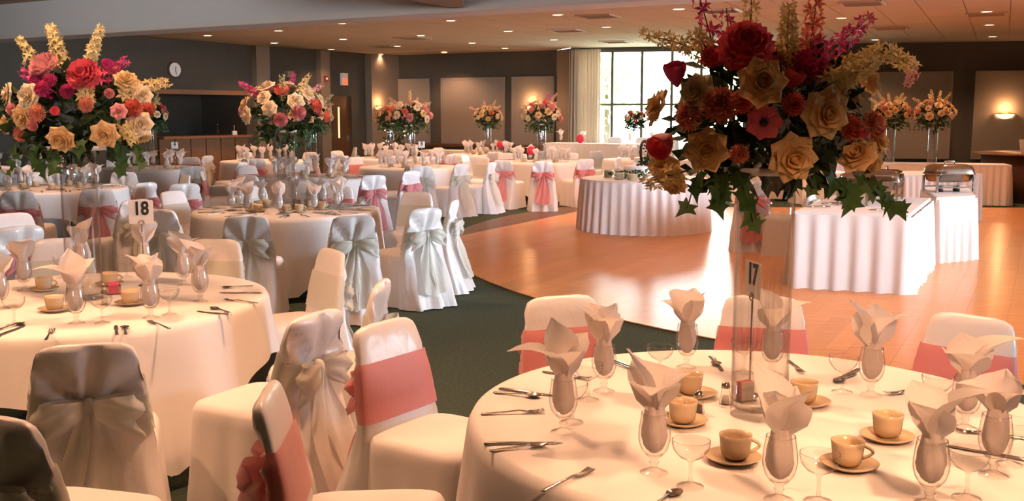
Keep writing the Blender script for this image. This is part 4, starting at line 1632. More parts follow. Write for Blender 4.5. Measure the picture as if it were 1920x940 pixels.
for px, py, k, deg, c, lab in MAN:
    chair_px(px, py, FAR[k][0], c, lab, deg)

OBST = [v[0] for v in FAR.values()] + [T17, T18]
# chairs whose tops are half hidden in the photograph: seats set where their tables leave room
SET = {16: (-1.10, 10.36, 250), 18: (-0.86, 9.66, 172), 20: (-2.0, 11.17, 262), 22: (-2.93, 8.99, 75), 25: (-4.62, 12.25, 155), 31: (-4.15, 14.80, 14), 32: (-3.40, 13.90, 68), 33: (-3.92, 15.90, -40)}
for i, (x, y, a) in SET.items():
    CHAIRS[i] = (x, y)
    CHOBJ[i].location = (x, y, 0)
    CHOBJ[i].rotation_euler = (0, 0, math.radians(a) - PI / 2)
# ease chairs that stand in each other or in a table apart; the close ones keep their places
def ease(first, gap, reach, skip):
  for it in range(80):
    for i in range(first, len(CHAIRS)):
        if i in skip: continue
        x, y = CHAIRS[i]
        for k in range(len(CHAIRS)):
            if k != i:
                dx, dy = x - CHAIRS[k][0], y - CHAIRS[k][1]
                d_ = math.hypot(dx, dy) + 1e-6
                if d_ < gap:
                    x += dx / d_ * (gap - d_) * 0.5; y += dy / d_ * (gap - d_) * 0.5
        for a, b in OBST:
            dx, dy = x - a, y - b
            d_ = math.hypot(dx, dy)
            if d_ < reach:
                x += dx / d_ * (reach - d_) * 0.6; y += dy / d_ * (reach - d_) * 0.6
        CHAIRS[i] = (x, y)
        CHOBJ[i].location = (x, y, 0)


ease(14, 0.58, 1.25, SET)


def in_room(x, y, m=0.55):
    c_ = False
    for k in range(len(ROOM)):
        A, B = ROOM[k], ROOM[k - 1]
        if (A.y > y) != (B.y > y) and x < (B.x - A.x) * (y - A.y) / (B.y - A.y) + A.x:
            c_ = not c_
        d_ = B - A
        t = max(0, min(1, ((x - A.x) * d_.x + (y - A.y) * d_.y) / d_.length_squared))
        if (V2(x, y) - (A + d_ * t)).length < m: return False
    return c_


rnd = random.Random(5)
HEAD_A, HEAD_B = V2(0.75, 24.05), V2(3.3, 22.5)


def free(x, y):
    if not in_room(x, y): return False
    for a, b in CHAIRS:
        if math.hypot(a - x, b - y) < 0.72: return False
    for a, b in OBST:
        if math.hypot(a - x, b - y) < 1.3: return False
    if x > -0.2 and (V2(x, y) - HEAD_A).dot(V2(-0.52, -0.854)) < 0.75 and y > 21.5: return False
    for a, b in ((6.7, 19.7), (7.4, 19.4), (6.5, 16.2), (1.92, 14.87)):
        if math.hypot(a - x, b - y) < 1.0: return False
    return not (-2.6 < x < -0.3 and y > 25.0 and (y - 25.3 > -0.55 * (x + 1.5)))


for k, ((x, y), ds, nseat) in FAR.items():
    for j in range(nseat):
        a = ROT[k] * 0.4 + 2 * PI * j / nseat + rnd.uniform(-.06, .06)
        deg = math.degrees(a) % 360
        if k in ('M',) and not (30 < deg < 150): continue
        if k in ('L1', 'L2', 'B', 'C', 'E') and 195 < deg < 345: continue
        cx_, cy_ = x + 1.36 * math.cos(a), y + 1.36 * math.sin(a)
        if not free(cx_, cy_): continue
        c = 'pink' if rnd.random() < .4 else 'ivory'
        chair(cx_, cy_, a + PI, c, 'covered chair with %s sash at %s' % ('a pink' if c == 'pink' else 'an ivory', ds), '%s sashed chairs at %s' % (c, ds))

ease(24, 0.66, 1.3, SET)
for k, ((x, y), ds, nseat) in FAR.items():
    nseat = 10
    for j in range(nseat):
        a = ROT[k] + 2 * PI * j / nseat
        u, v = Vector((math.cos(a), math.sin(a))), Vector((-math.sin(a), math.cos(a)))
        P_ = lambda r, s: (x + u.x * r + v.x * s, y + u.y * r + v.y * s)
        goblet(*P_(0.52, 0.05), 'clear stemmed goblet on ' + ds, 'napkin fanned in a goblet on ' + ds, 'goblets on ' + ds, 'napkins on ' + ds)
        coupe(*P_(0.50, -0.07), 'champagne coupe on ' + ds, 'coupes on ' + ds)
        if j % 2 == 0 or k == 'M':
            cup(*P_(0.335, -0.02 + 0.09 * (j % 2)), a + 1, 'cream coffee cup on ' + ds, 'cream saucer on ' + ds, 'cups on ' + ds, 'saucers on ' + ds)
        if k in ('M', 'L1', 'B'):
            for kind, s in (('fork', -0.14), ('knife', 0.12), ('spoon', 0.165)):
                q_ = P_(0.83, s)
                simple(kind, ME_K[kind], (*q_, Z_C + 0.0008), a + PI / 2, '%s laid on %s' % (kind, ds), kind, '%ss on %s' % (kind, ds))

# vases and bouquets of the further tables
for k, seed, R, pink, lab in (('M', 3, 0.37, 0.36, 'cream and pink bouquet before the exit sign, second largest after the two close ones'),
                              ('B', 4, 0.31, 0.3, 'bouquet half hidden behind the larger one before the exit door'),
                              ('L2', 5, 0.31, 0.3, 'pink and white bouquet before the dark bar niche'),
                              ('C', 6, 0.34, 0.4, 'pink and cream bouquet before the narrow wall panel'),
                              ('H', 7, 0.29, 0.4, 'pink bouquet beside the glowing corner wall lamp'),
                              ('D', 8, 0.31, 0.12, 'pale bouquet before the wide wall panel'),
                              ('E', 9, 0.36, 0.35, 'bouquet before the wall lamp beside the curtain')):
    x, y = FAR[k][0]
    h = 0.70 if k in ('H', 'D', 'E', 'C') else 0.74
    vase(x, y, 'tall clear vase on ' + FAR[k][1], h)
    bouquet(x, y, Z_C + h + 0.003, lab, seed, R, pink)
for k, px, num, s in (('L2', 325, '4', 0.11), ('C', 790, '8', 0.11), ('L1', 108, '15', 0.12)):
    x, y = FAR[k][0]
    yy = y - 0.25
    number_stand((px - 960) / CAM_F * 0.9912 * yy, yy, num, 'small white card reading %s on %s' % (num, FAR[k][1]), 0.1, 0.335, s)
# red balls standing among the far glasses
for px, py, k, lab in ((996, 281, 'E', 'red flower ball on the table with pink bows'), (938, 274, 'D', 'red flower ball on the table before the wide panel')):
    x, y = FAR[k][0]
    yy = y - 0.2
    b = MB()
    rings = []
    for i in range(11):
        t = PI * i / 10
        rings.append([((0.085 + 0.006 * math.sin(j * 2.1 + i * 3)) * math.sin(t) * math.cos(2 * PI * j / 20), (0.085 + 0.006 * math.sin(j * 2.1 + i * 3)) * math.sin(t) * math.sin(2 * PI * j / 20), 0.085 * math.cos(t)) for j in range(20)])
    b.loft(rings)
    t = thing('flower_ball', lab, 'ball', ((px - 960) / CAM_F * 0.9912 * yy, yy, Z_C))
    o = b.build('ball', M['red'], t); o.location.z = 0.22
    MB().lathe([(0.0, 0.0), (0.035, 0.0), (0.033, 0.008), (0.006, 0.02), (0.006, 0.12), (0.03, 0.15)], 14).build('stand', M['glass'], t)


# ------------------------------------------------------------------ skirted tables
def skirt_mesh(poly, pitch, amp, z0=0.012, z1=0.725, flare=0.04):
    """box pleats hung along a closed outline"""
    P = [Vector((*p, 0)) for p in poly]
    n = len(P)
    pts = []
    cen = sum(P, Vector()) / n
    s_acc = 0.0
    for i in range(n):
        a, b = P[i], P[(i + 1) % n]
        d = b - a
        m = max(2, int(d.length / (pitch / 8)))
        nr = Vector((d.y, -d.x, 0)).normalized()
        if nr.dot(a - cen) < 0: nr = -nr
        for k in range(m):
            f = k / m
            pts.append((a + d * f, nr, s_acc + d.length * f))
        s_acc += d.length
    rows = []
    for t, kk in ((0, .25), (0.06, .4), (0.16, .7), (0.4, .9), (0.7, 1.05), (1, 1.25)):
        row = []
        for p, nr, s in pts:
            w_ = math.sin(2 * PI * s / pitch + 0.7 * math.sin(s * 3.1))
            w_ = math.copysign(abs(w_) ** 0.7, w_) + 0.35 * math.sin(s * 7.3 + 1)
            q_ = p + nr * (0.012 + amp + flare * t + amp * kk * w_)
            row.append((q_.x, q_.y, z1 + (z0 - z1) * t))
        rows.append(row)
    mb = MB(); mb.loft(rows)
    return mb


def buffet(name, poly, label, pitch=0.12, amp=0.016, base=0.0, gathers=True):
    cx_, cy_ = sum(p[0] for p in poly) / len(poly), sum(p[1] for p in poly) / len(poly)
    L = [(p[0] - cx_, p[1] - cy_) for p in poly]
    t = thing(name, label, 'table', (cx_, cy_, base))
    MB().prism([(p[0] * 0.985, p[1] * 0.985) for p in L], 0.70, 0.738).build('tabletop', M['dark_wood'], t)
    mb = MB()
    gr = lambda k: [(p[0] * k, p[1] * k) for p in L]
    k1 = 1 + 0.02 / max(0.3, math.hypot(*L[0]))
    r0 = [(x, y, 0.752) for x, y in L]
    r1 = [(x, y, 0.748) for x, y in gr(k1)]
    r2 = [(x, y, 0.69) for x, y in gr(k1 + 0.004)]
    mb.loft([r0, r1, r2], cap0=False, smooth=False)
    mb.add(r0, [tuple(range(len(r0)))], 0, False)
    mb.build('top_cloth', M['skirt'], t)
    skirt_mesh(L, pitch, amp).build('skirt', M['skirt'], t)
    for k in range(0, len(L), max(1, len(L) // 4)):
        x, y = L[k][0] * .85, L[k][1] * .85
        MB().tube([(x, y, 0), (x, y, 0.70)], 0.018, 6).build('leg', M['dark_metal'], t)
    return t


circ = [(1.92 + 0.90 * math.cos(2 * PI * k / 48), 14.87 + 0.90 * math.sin(2 * PI * k / 48)) for k in range(48)]
buffet('buffet_table', circ, 'round buffet table in a white pleated skirt on the dance floor', 0.14, 0.016)
P1, P2, P3 = V2(2.72, 9.80), V2(3.66, 9.42), V2(4.62, 11.30)
buffet('buffet_table', [tuple(P1), tuple(P2), tuple(P3), tuple(P1 + P3 - P2)], 'white skirted buffet table with tongs, front of the zigzag', 0.19, 0.026)
buffet('buffet_table', [(4.74, 11.40), (5.28, 11.66), (5.92, 13.35), (5.22, 13.0)], 'tan shaded skirted buffet table carrying a chafing dish', 0.13, 0.016)
buffet('buffet_table', [(6.0, 15.7), (7.32, 16.0), (7.1, 16.85), (5.75, 16.55)], 'white skirted buffet table behind the chafing dishes', 0.11, 0.014)
buffet('buffet_table', [(6.55, 19.35), (9.05, 18.62), (9.25, 19.3), (6.75, 20.05)], 'long white skirted table on the far carpet by the dark bar', 0.12, 0.014)

# chafing dishes and tongs
def chafer(x, y, rz, label):
    t = thing('chafing_dish', label, 'chafing dish', (x, y, 0.754), rz)
    me = MB().box(-0.012, 0.012, -0.012, 0.012, 0, 0.19).mesh('leg', M['chrome'])
    for sx in (-1, 1):
        for sy in (-1, 1):
            link('leg', me, t, Matrix.Translation((sx * 0.24, sy * 0.14, 0)))
    mb = MB()
    mb.box(-0.25, 0.25, -0.155, -0.14, 0.05, 0.065); mb.box(-0.25, 0.25, 0.14, 0.155, 0.05, 0.065)
    mb.build('shelf_rail', M['chrome'], t)
    fu_ = MB().lathe([(0.0, 0.0), (0.04, 0.0), (0.04, 0.055), (0.03, 0.06), (0.0, 0.06)], 18).mesh('fuel_can', M['dark_metal'])
    for sx in (-1, 1):
        link('fuel_can', fu_, t, Matrix.Translation((sx * 0.11, 0, 0.0)))
    mb = MB()
    rr = lambda hx, hy, z: [(hx * sq(2 * PI * j / 40, 8)[0], hy * sq(2 * PI * j / 40, 8)[1], z) for j in range(40)]
    mb.loft([rr(0.21, 0.12, 0.12), rr(0.235, 0.14, 0.14), rr(0.25, 0.155, 0.205), rr(0.27, 0.172, 0.21), rr(0.27, 0.172, 0.222)], cap0=True, cap1=True)
    mb.build('pan', M['chrome'], t)
    mb = MB()
    mb.loft([rr(0.26, 0.165, 0.223), rr(0.255, 0.16, 0.26), rr(0.235, 0.145, 0.305), rr(0.18, 0.1, 0.325), rr(0.05, 0.03, 0.332)], cap1=True)
    lid = mb.build('lid', M['chrome'], t)
    MB().tube([(-0.07, 0, 0.328), (-0.06, 0, 0.36), (0.06, 0, 0.36), (0.07, 0, 0.328)], 0.008, 8).build('handle', M['silver'], lid)


a0 = math.atan2(P3.y - P2.y, P3.x - P2.x)
q_ = at(1697, 379, 0.754); chafer(4.02, 11.0, a0, 'steel chafing dish at the back of the front buffet table')
chafer(5.22, 12.25, 0.2, 'dark chafing dish on the tan skirted buffet table')
chafer(3.55, 10.55, a0, 'chafing dish hidden under the hanging flowers on the front buffet')
for px, py, ang, lab in ((1532, 390, 0.25, 'serving tongs lying at the vase end of the front buffet table'),
                         (1561, 384, 0.15, 'serving tongs behind the first pair on the front buffet'),
                         (1652, 396, 0.1, 'serving tongs by the skirt corner under the ivy')):
    q_ = at(px, py, 0.752)
    t = thing('serving_tongs', lab, 'tongs', (q_.x, q_.y, 0.7535), ang)
    for s in (-1, 1):
        MB().tube([(-0.12, 0, 0.012), (-0.05, s * 0.022, 0.014), (0.04, s * 0.026, 0.014), (0.10, s * 0.016, 0.012)], 0.006, 6).build('arm', M['silver'], t)
        o = MB().lathe([(0.0, -0.006), (0.02, -0.002), (0.024, 0.004)], 12).build('grip', M['silver'], t)
        o.location = (0.115, s * 0.014, 0.009)

# folded white linen on the third buffet table
for k in range(5):
    c = MB().box(-0.19, 0.19, -0.13, 0.13, 0, 0.022)
    o = c.build('folded_linen', M['skirt'])
    o.location = (6.95 + 0.01 * (k % 2), 16.25, 0.7535 + k * 0.0225)
    o.rotation_euler = (0, 0, 0.23 + 0.03 * (k % 3))
    tag(o, 'folded white linen in the low stack behind the chafing dishes', 'linen', 'stack of folded linen')

# round buffet: plate stacks, greens, covered riser and vine wreath
PL = MB().lathe([(0.0, 0.004), (0.05, 0.004), (0.078, 0.014), (0.08, 0.012), (0.052, 0.0), (0.0, 0.0)], 24).mesh('plate', M['ceramic'])
for s_i, (px, py, nm, n) in enumerate(((1140, 333, 'stack at the rim of the round buffet', 8), (1161, 337, 'middle stack on the round buffet', 7), (1186, 338, 'stack beside the hanging flowers on the round buffet', 6))):
    q_ = at(px, py, 0.752)
    for k in range(n):
        simple('plate', PL, (q_.x, q_.y, 0.7535 + k * 0.0138), 0, 'cream plate in the ' + nm, 'plate', 'plates in the ' + nm)
rs = thing('covered_riser', 'white cloth covered riser on the round buffet', 'riser', (1.85, 15.05, 0.7535))
MB().lathe([(0.0, 0.17), (0.19, 0.17), (0.21, 0.15), (0.24, 0.05), (0.27, 0.0)], 28).build('cloth_cover', M['skirt'], rs)
MB().lathe([(0.0, 0.16), (0.17, 0.16), (0.17, 0.002), (0.0, 0.002)], 20).build('box', M['card'], rs)
gl = thing('leaf_garland', 'dark leaf garland around the covered riser and plates', 'garland', (1.70, 14.66, 0.7535))
leaf_mass(gl, 'foliage', 0.30, 0.06, 0.035, (0, 0, 0.07), 140, 0.06, 77, M['ivy'])
gl2 = thing('leaf_garland', 'leafy tuft resting on top of the covered riser', 'garland', (1.98, 14.95, 0.926))
leaf_mass(gl2, 'foliage', 0.13, 0.09, 0.05, (0, 0, 0.05), 110, 0.06, 78)
wv = thing('vine_wreath', 'twisted brown vine standing in two loops behind the tuft', 'wreath', (2.0, 15.08, 0.926))
rn = random.Random(3)
for s in (-1, 1):
    mb = MB()
    for k in range(5):
        pts = [(s * 0.06 + (0.06 + rn.uniform(-.01, .01)) * math.cos(a) + rn.uniform(-.008, .008), rn.uniform(-.02, .02), 0.19 + (0.17 + rn.uniform(-.02, .02)) * math.sin(a)) for a in [2 * PI * i / 14 + rn.random() for i in range(15)]]
        pts[-1] = pts[0]
        mb.tube(pts, 0.012, 5, cap=False)
    mb.build('vine_loop', M['vine'], wv)
leaf_mass(wv, 'leaves', 0.13, 0.04, 0.17, (0, 0, 0.2), 60, 0.05, 79)

# head table on its dais before the window
hd = (HEAD_B - HEAD_A).normalized(); hn = V2(-hd.y, hd.x)
ext = lambda p, a, b: tuple(p + hd * a + hn * b)
structure('floor_dais', MB().prism([ext(HEAD_A, -0.3, -0.30), ext(HEAD_B, 0.3, -0.30), ext(HEAD_B, 0.3, 1.65), ext(HEAD_A, -0.3, 0.85)], 0.0, 0.25), M['carpet'])
buffet('head_table', [ext(HEAD_A, 0, 0), ext(HEAD_B, 0, 0), ext(HEAD_B, 0, 0.62), ext(HEAD_A, 0, 0.62)], 'long white skirted head table on the dais before the window', 0.12, 0.012, base=0.25)
for k in range(1, 4):
    a = ext(HEAD_A, 0.45 + k * 0.72, 1.06)
    o = chair(*a, math.atan2(-hn.y, -hn.x), 'ivory', 'white covered chair behind the head table before the window', 'chairs behind the head table')
    o.location.z = 0.252
ztop = 0.25 + 0.752 + 0.0015
for k in range(5):
    a = ext(HEAD_A, 0.25 + k * 0.58, 0.44 if k == 3 else 0.36)
    o = simple('goblet', ME_G, (*a, ztop), 0, 'clear stemmed goblet on the head table', 'glass', 'goblets on the head table')
    o = simple('napkin', ME_N[(k * 2) % 9], (*a, ztop + 0.001), k, 'white napkin fanned in a goblet on the head table', 'napkin', 'napkins on the head table')
a = ext(HEAD_A, 0.85, 0.2)
t = thing('flower_ball', 'pink red flower ball on the head table', 'ball', (*a, ztop))
rings = [[(0.1 * math.sin(PI * i / 10) * math.cos(2 * PI * j / 20), 0.1 * math.sin(PI * i / 10) * math.sin(2 * PI * j / 20), 0.1 + 0.1 * math.cos(PI * i / 10)) for j in range(20)] for i in range(11)]
MB().loft(rings).build('ball', M['red'], t)
a = ext(HEAD_A, 2.25, 0.16)
sv = MB().lathe([(0.0, 0.0), (0.055, 0.0), (0.05, 0.008), (0.014, 0.02), (0.012, 0.28), (0.04, 0.36), (0.06, 0.42), (0.058, 0.42), (0.036, 0.358), (0.0, 0.30)], 24).build('flower_vase', M['vase'])
sv.location = (*a, ztop); tag(sv, 'slim footed vase on the head table against the window', 'vase')
bouquet(*a, ztop + 0.425, 'small cream and pink bouquet against the bright window', 21, 0.24, 0.45, 14, tall=0.85)

# two bouquets on the far long table
for px, yy, s, lab in ((1672, 19.5, 31, 'bouquet at the near end of the far long table, beside the big dark flowers'), (1752, 19.15, 32, 'white and pink bouquet at the dark bar end of the far long table')):
    x = (px - 960) / CAM_F * 0.9912 * yy
    v_ = vase(x, yy, 'tall vase on the far long table under the ' + lab.split(' at ')[0] + (' by the bar' if s == 32 else ' beside the dark flowers'), 0.74, 0.09)
    v_.location.z = 0.7535
    bouquet(x, yy, 0.7535 + 0.743, lab, s, 0.345, 0.3 if s == 31 else 0.15, 28, tall=1.0)

# dark half round bar with its card
b_ = thing('bar_stand', 'dark curved bar by the wall lamp with a small white card on it', 'bar', (10.15, 19.95, 0))
MB().lathe([(0.0, 0.0), (0.95, 0.0), (0.95, 0.89), (0.0, 0.89)], 48).build('front', M['dark_wood'], b_)
MB().lathe([(0.0, 0.892), (1.02, 0.892), (1.12, 0.9), (1.12, 0.93), (0.0, 0.93)], 48).build('counter_top', M['wood'], b_)
q_ = Vector((9.73, 19.45, 0.9315))
cd = thing('sign_card', 'white card leaning on the dark curved bar', 'sign', q_, 0.25)
MB().box(-0.12, 0.12, 0.0, 0.006, 0.006, 0.27).build('card_front', M['card'], cd).rotation_euler = (-0.22, 0, 0)
MB().box(-0.08, 0.08, 0.0, 0.1, 0, 0.005).build('foot', M['card'], cd)
st = thing('stool', 'low dark stool at the end of the far long table', 'stool', (9.0, 20.5, 0))
MB().lathe([(0.0, 0.60), (0.19, 0.60), (0.2, 0.63), (0.18, 0.66), (0.0, 0.665)], 24).build('seat', M['wall_tan'], st)
for k in range(4):
    MB().tube([(0.17 * math.cos(k * PI / 2), 0.17 * math.sin(k * PI / 2), 0), (0.13 * math.cos(k * PI / 2), 0.13 * math.sin(k * PI / 2), 0.605)], 0.014, 6).build('leg', M['dark_metal'], st)

# long table below the wide panel, with white linen and a few napkin goblets
buffet('serving_table', [(-2.35, 26.55), (-0.55, 25.6), (-0.3, 26.1), (-2.1, 27.05)], 'long white table against the panelled wall', 0.12, 0.012)
# small tree hung with lights
lt = thing('lighted_tree', 'small dark tree hung with tiny lights by the corner pilaster', 'tree', (-3.0, 26.6, 0))
MB().lathe([(0.0, 0.0), (0.16, 0.0), (0.2, 0.3), (0.0, 0.3)], 20).build('pot', M['dark_wood'], lt)
MB().tube([(0, 0, 0.28), (0.03, 0, 0.8), (0, 0, 1.4)], 0.025, 6).build('trunk', M['bark'], lt)
leaf_mass(lt, 'foliage', 0.3, 0.3, 0.5, (0, 0, 1.25), 220, 0.1, 55)
rn = random.Random(12)
FL = MB().lathe([(0.0, -0.016), (0.014, 0.0), (0.0, 0.016)], 8).mesh('bulb', mat('tiny_bulb', (1, .9, .7), .4, emit=(1, 0.7, 0.45), estr=7))
for k in range(26):
    a, z = rn.random() * 6.28, rn.uniform(0.85, 1.7)
    link('bulb', FL, lt, Matrix.Translation((0.31 * math.cos(a), 0.31 * math.sin(a), z)))
# things on the bar counter
def bar_spot(px):
    p_ = XL @ Vector((plan(px, pC, ld), 0.05, 0)); return p_.x, p_.y, 1.1915
t = thing('napkin_box', 'small pale box on the bar counter by the pilaster', 'box', bar_spot(441), rz)
MB().box(-0.07, 0.07, -0.05, 0.05, 0, 0.09).build('box', M['card'], t)
MB().box(-0.03, 0.03, -0.003, 0.003, 0.09, 0.22).build('card', M['card'], t)
t = thing('bottle', 'thin bottle standing on the bar counter', 'bottle', bar_spot(410))
MB().lathe([(0.0, 0.0), (0.03, 0.0), (0.032, 0.12), (0.012, 0.17), (0.012, 0.22), (0.0, 0.22)], 16).build('body', M['vase'], t)
MB().lathe([(0.0, 0.222), (0.014, 0.222), (0.014, 0.25), (0.0, 0.25)], 12).build('cap', M['silver'], t)

# ------------------------------------------------------------------ the two close bouquets
def close_bouquet(cx_, cy_, zb, label, items, sprays, ivys, mass, scale_px, R, dish_r=0.14):
    """flowers set on a dome about (cx, cy); each seen flower gives its pixel, its size in pixels and how far round the dome it sits"""
    t = thing('flower_arrangement', label, 'flowers', (cx_, cy_, zb))
    o3 = Vector((cx_, cy_, zb))
    dish(t, dish_r)
    cz = mass[2]
    for (mx_, my_, mz_, c_, n_, s_, sd_) in mass[3]:
        leaf_mass(t, 'foliage', mx_, my_, mz_, c_, n_, s_, sd_)
    C3 = Vector((cx_, cy_, cz))

    def dome(px, py, k=1.0):
        p0 = at_y(px, py, cy_)
        d_ = p0 - C3
        rr = min(1.0, (d_.x / R[0]) ** 2 + (d_.z / R[1]) ** 2)
        return at_y(px, py, cy_ - k * R[2] * math.sqrt(max(0.0, 1 - rr)))
    for it in items:
        kind, mname, px, py, r = it[:5]
        k = it[5] if len(it) > 5 else 1.0
        p_ = dome(px, py, k)
        out = (p_ - C3).normalized()
        d_ = it[6] if len(it) > 6 else None
        d_ = Vector(d_) if d_ else (out * 0.75 + Vector((0, -0.55, 0.05)))
        d_.normalize()
        s_ = r / scale_px * (p_.y / cy_)
        loc = p_ - o3 - d_ * s_ * 0.35
        roll = (px * 7 + py * 3) % 6.28
        if kind == 'rose': big_rose(t, mname, loc, d_, s_, roll)
        elif kind == 'anemone':
            a_ = put(ANEM[1], 'anemone', t, loc, d_, s_)
            for q in range(7):
                link('petal', ANEM[0], a_, Matrix.Rotation(2 * PI * q / 7, 4, 'Z') @ Matrix.Scale(1 - 0.05 * (q % 2), 4))
        elif kind == 'peony': put(PEONY[mname], 'peony', t, loc, d_, s_, roll)
        elif kind == 'carnation': put(CARN[mname], 'carnation', t, loc, d_, s_, roll)
        elif kind == 'tulip': put(TULIP[mname], 'tulip', t, loc, d_, s_, roll)
    for i, (mname, pts, size, n) in enumerate(sprays):
        P_ = [at_y(px, py, cy_ + dy) - o3 for px, py, dy in pts]
        spray(t, mname, P_, size * 1.22, int(n * 1.15), seed=i + int(cx_ * 100), name='blossom_spray')
    for i, (pts, n, size) in enumerate(ivys):
        P_ = [at_y(px, py, cy_ + dy) - o3 for px, py, dy in pts]
        trail(t, P_, n, size, i + 3)
    return t


L_, F_, U_ = (-0.9, -0.35, 0.15), (0, -1, 0.1), (0.2, -0.6, 0.8)
close_bouquet(*T17, Z_C + 0.743, 'huge dark backlit bouquet of roses and peonies on the number 17 vase', [
    ('rose', 'cream', 1431, 153, 52, 1.05, (0, -1, 0.15)), ('rose', 'cream', 1553, 213, 54, 1.0, (0.25, -1, -0.05)), ('rose', 'cream', 1325, 283, 47, 1.0, (-0.15, -1, -0.1)),
    ('rose', 'cream', 1490, 297, 52, 1.0, (0.1, -1, -0.1)), ('rose', 'ivory_rose', 1302, 172, 42, 0.8, (-0.7, -0.7, 0.3)), ('rose', 'cream', 1225, 198, 40, 0.5, (-0.8, -0.1, 0.3)),
    ('rose', 'cream', 1606, 288, 42, 0.9, (-0.6, -0.6, 0.6)), ('rose', 'cream', 1652, 262, 42, 0.4, (0.8, -0.4, 0.3)), ('rose', 'cream', 1640, 312, 36, 0.5, (0.7, -0.5, -0.4)),
    ('rose', 'cream', 1242, 322, 48, 0.5, (-0.7, -0.5, -0.5)), ('rose', 'cream', 1634, 148, 32, 0.2, (0.8, 0.3, 0.4)), ('rose', 'cream', 1608, 184, 28, 0.4, (0.7, -0.3, 0.4)),
    ('rose', 'cream', 1262, 352, 30, 0.5, (-0.3, -0.5, -0.8)),
    ('peony', 'peony', 1399, 86, 56, 0.7, (-0.1, -0.8, 0.5)), ('anemone', 'peony', 1434, 228, 38, 1.05, F_), ('tulip', 'magenta', 1268, 150, 40, 0.6, (-0.2, -0.3, 0.9)),
    ('tulip', 'peony', 1250, 262, 46, 0.8, (-0.5, -0.5, -0.4)), ('peony', 'peony', 1337, 106, 26, 0.4, (-0.3, -0.6, 0.6)), ('tulip', 'peony', 1483, 158, 36, 0.6, (0.3, -0.3, 0.8)),
    ('carnation', 'salmon', 1350, 196, 36, 0.95, (-0.4, -0.9, 0.1)), ('carnation', 'salmon', 1290, 215, 30, 0.8, (-0.6, -0.7, 0.1)), ('carnation', 'magenta', 1508, 118, 34, 0.5, (0.3, -0.6, 0.7)),
    ('carnation', 'salmon', 1642, 235, 30, 0.6, (0.6, -0.8, 0.2)), ('carnation', 'coral', 1600, 240, 26, 0.7, (0.4, -0.9, 0.1)), ('tulip', 'peony', 1612, 250, 16, 0.8), ('tulip', 'coral', 1618, 302, 16, 1.0, (-0.4, -.8, -.3)),
    ('peony', 'coral', 1390, 190, 24, 0.8), ('carnation', 'coral', 1490, 195, 24, 0.8), ('carnation', 'magenta', 1545, 130, 28, 0.4, (.4, -.6, .6)), ('carnation', 'salmon', 1385, 290, 20, 0.9), ('peony', 'palepink', 1450, 112, 26, 0.5, (0, -.6, .7)), ('rose', 'cream', 1575, 165, 26, 0.5, (.4, -.4, .7))],
    [('magenta', [(1352, 130, 0), (1330, 60, 0), (1305, -30, 0.02)], 0.028, 16), ('magenta', [(1368, 110, -.05), (1366, 60, -.05), (1362, 15, -.05)], 0.022, 10),
     ('magenta', [(1480, 150, 0), (1560, 95, 0), (1633, 28, 0.02)], 0.030, 26), ('coral', [(1505, 120, -.05), (1524, 60, -.05), (1532, -12, -.04)], 0.028, 22),
     ('magenta', [(1490, 150, -.08), (1520, 120, -.08), (1545, 80, -.08)], 0.03, 16),
     ('stock', [(1472, 160, -.1), (1476, 80, -.1), (1480, 8, -.08)], 0.026, 44), ('stock', [(1520, 170, -.1), (1600, 120, -.1), (1660, 95, -.06), (1716, 128, -.04)], 0.026, 52),
     ('stock', [(1540, 165, -.18), (1590, 145, -.18), (1640, 115, -.16)], 0.028, 34),
     ('stock', [(1340, 110, 0), (1270, 80, 0), (1203, 63, 0.02)], 0.022, 30), ('stock', [(1405, 60, 0.02), (1410, 10, 0.02), (1402, -35, 0.02)], 0.02, 18),
     ('stock', [(1330, 100, -.05), (1315, 75, -.05), (1300, 60, -.05)], 0.022, 14), ('stock', [(1290, 320, -.1), (1250, 330, -.1), (1205, 345, -.1)], 0.026, 18),
     ('palepink', [(1700, 110, 0.05), (1712, 140, 0.05), (1700, 160, 0.05)], 0.016, 14)],
    [([(1350, 325, -.12), (1355, 350, -.14), (1345, 385, -.13)], 6, 0.045), ([(1385, 325, -.15), (1402, 370, -.16), (1416, 425, -.15)], 6, 0.043),
     ([(1310, 320, -.1), (1300, 350, -.1), (1288, 395, -.1)], 3, 0.04), ([(1560, 330, -.12), (1590, 355, -.13), (1600, 375, -.13)], 6, 0.05),
     ([(1620, 335, -.08), (1655, 360, -.09), (1690, 390, -.09)], 7, 0.05), ([(1520, 330, -.1), (1525, 345, -.1), (1520, 360, -.1)], 2, 0.04)],
    (0, 0, 1.70, [(0.27, 0.17, 0.19, (0.0, 0.0, 0.17), 560, 0.07, 5), (0.30, 0.17, 0.08, (0.02, 0.0, 0.03), 150, 0.07, 6)]), 628, (0.42, 0.34, 0.26), 0.145)

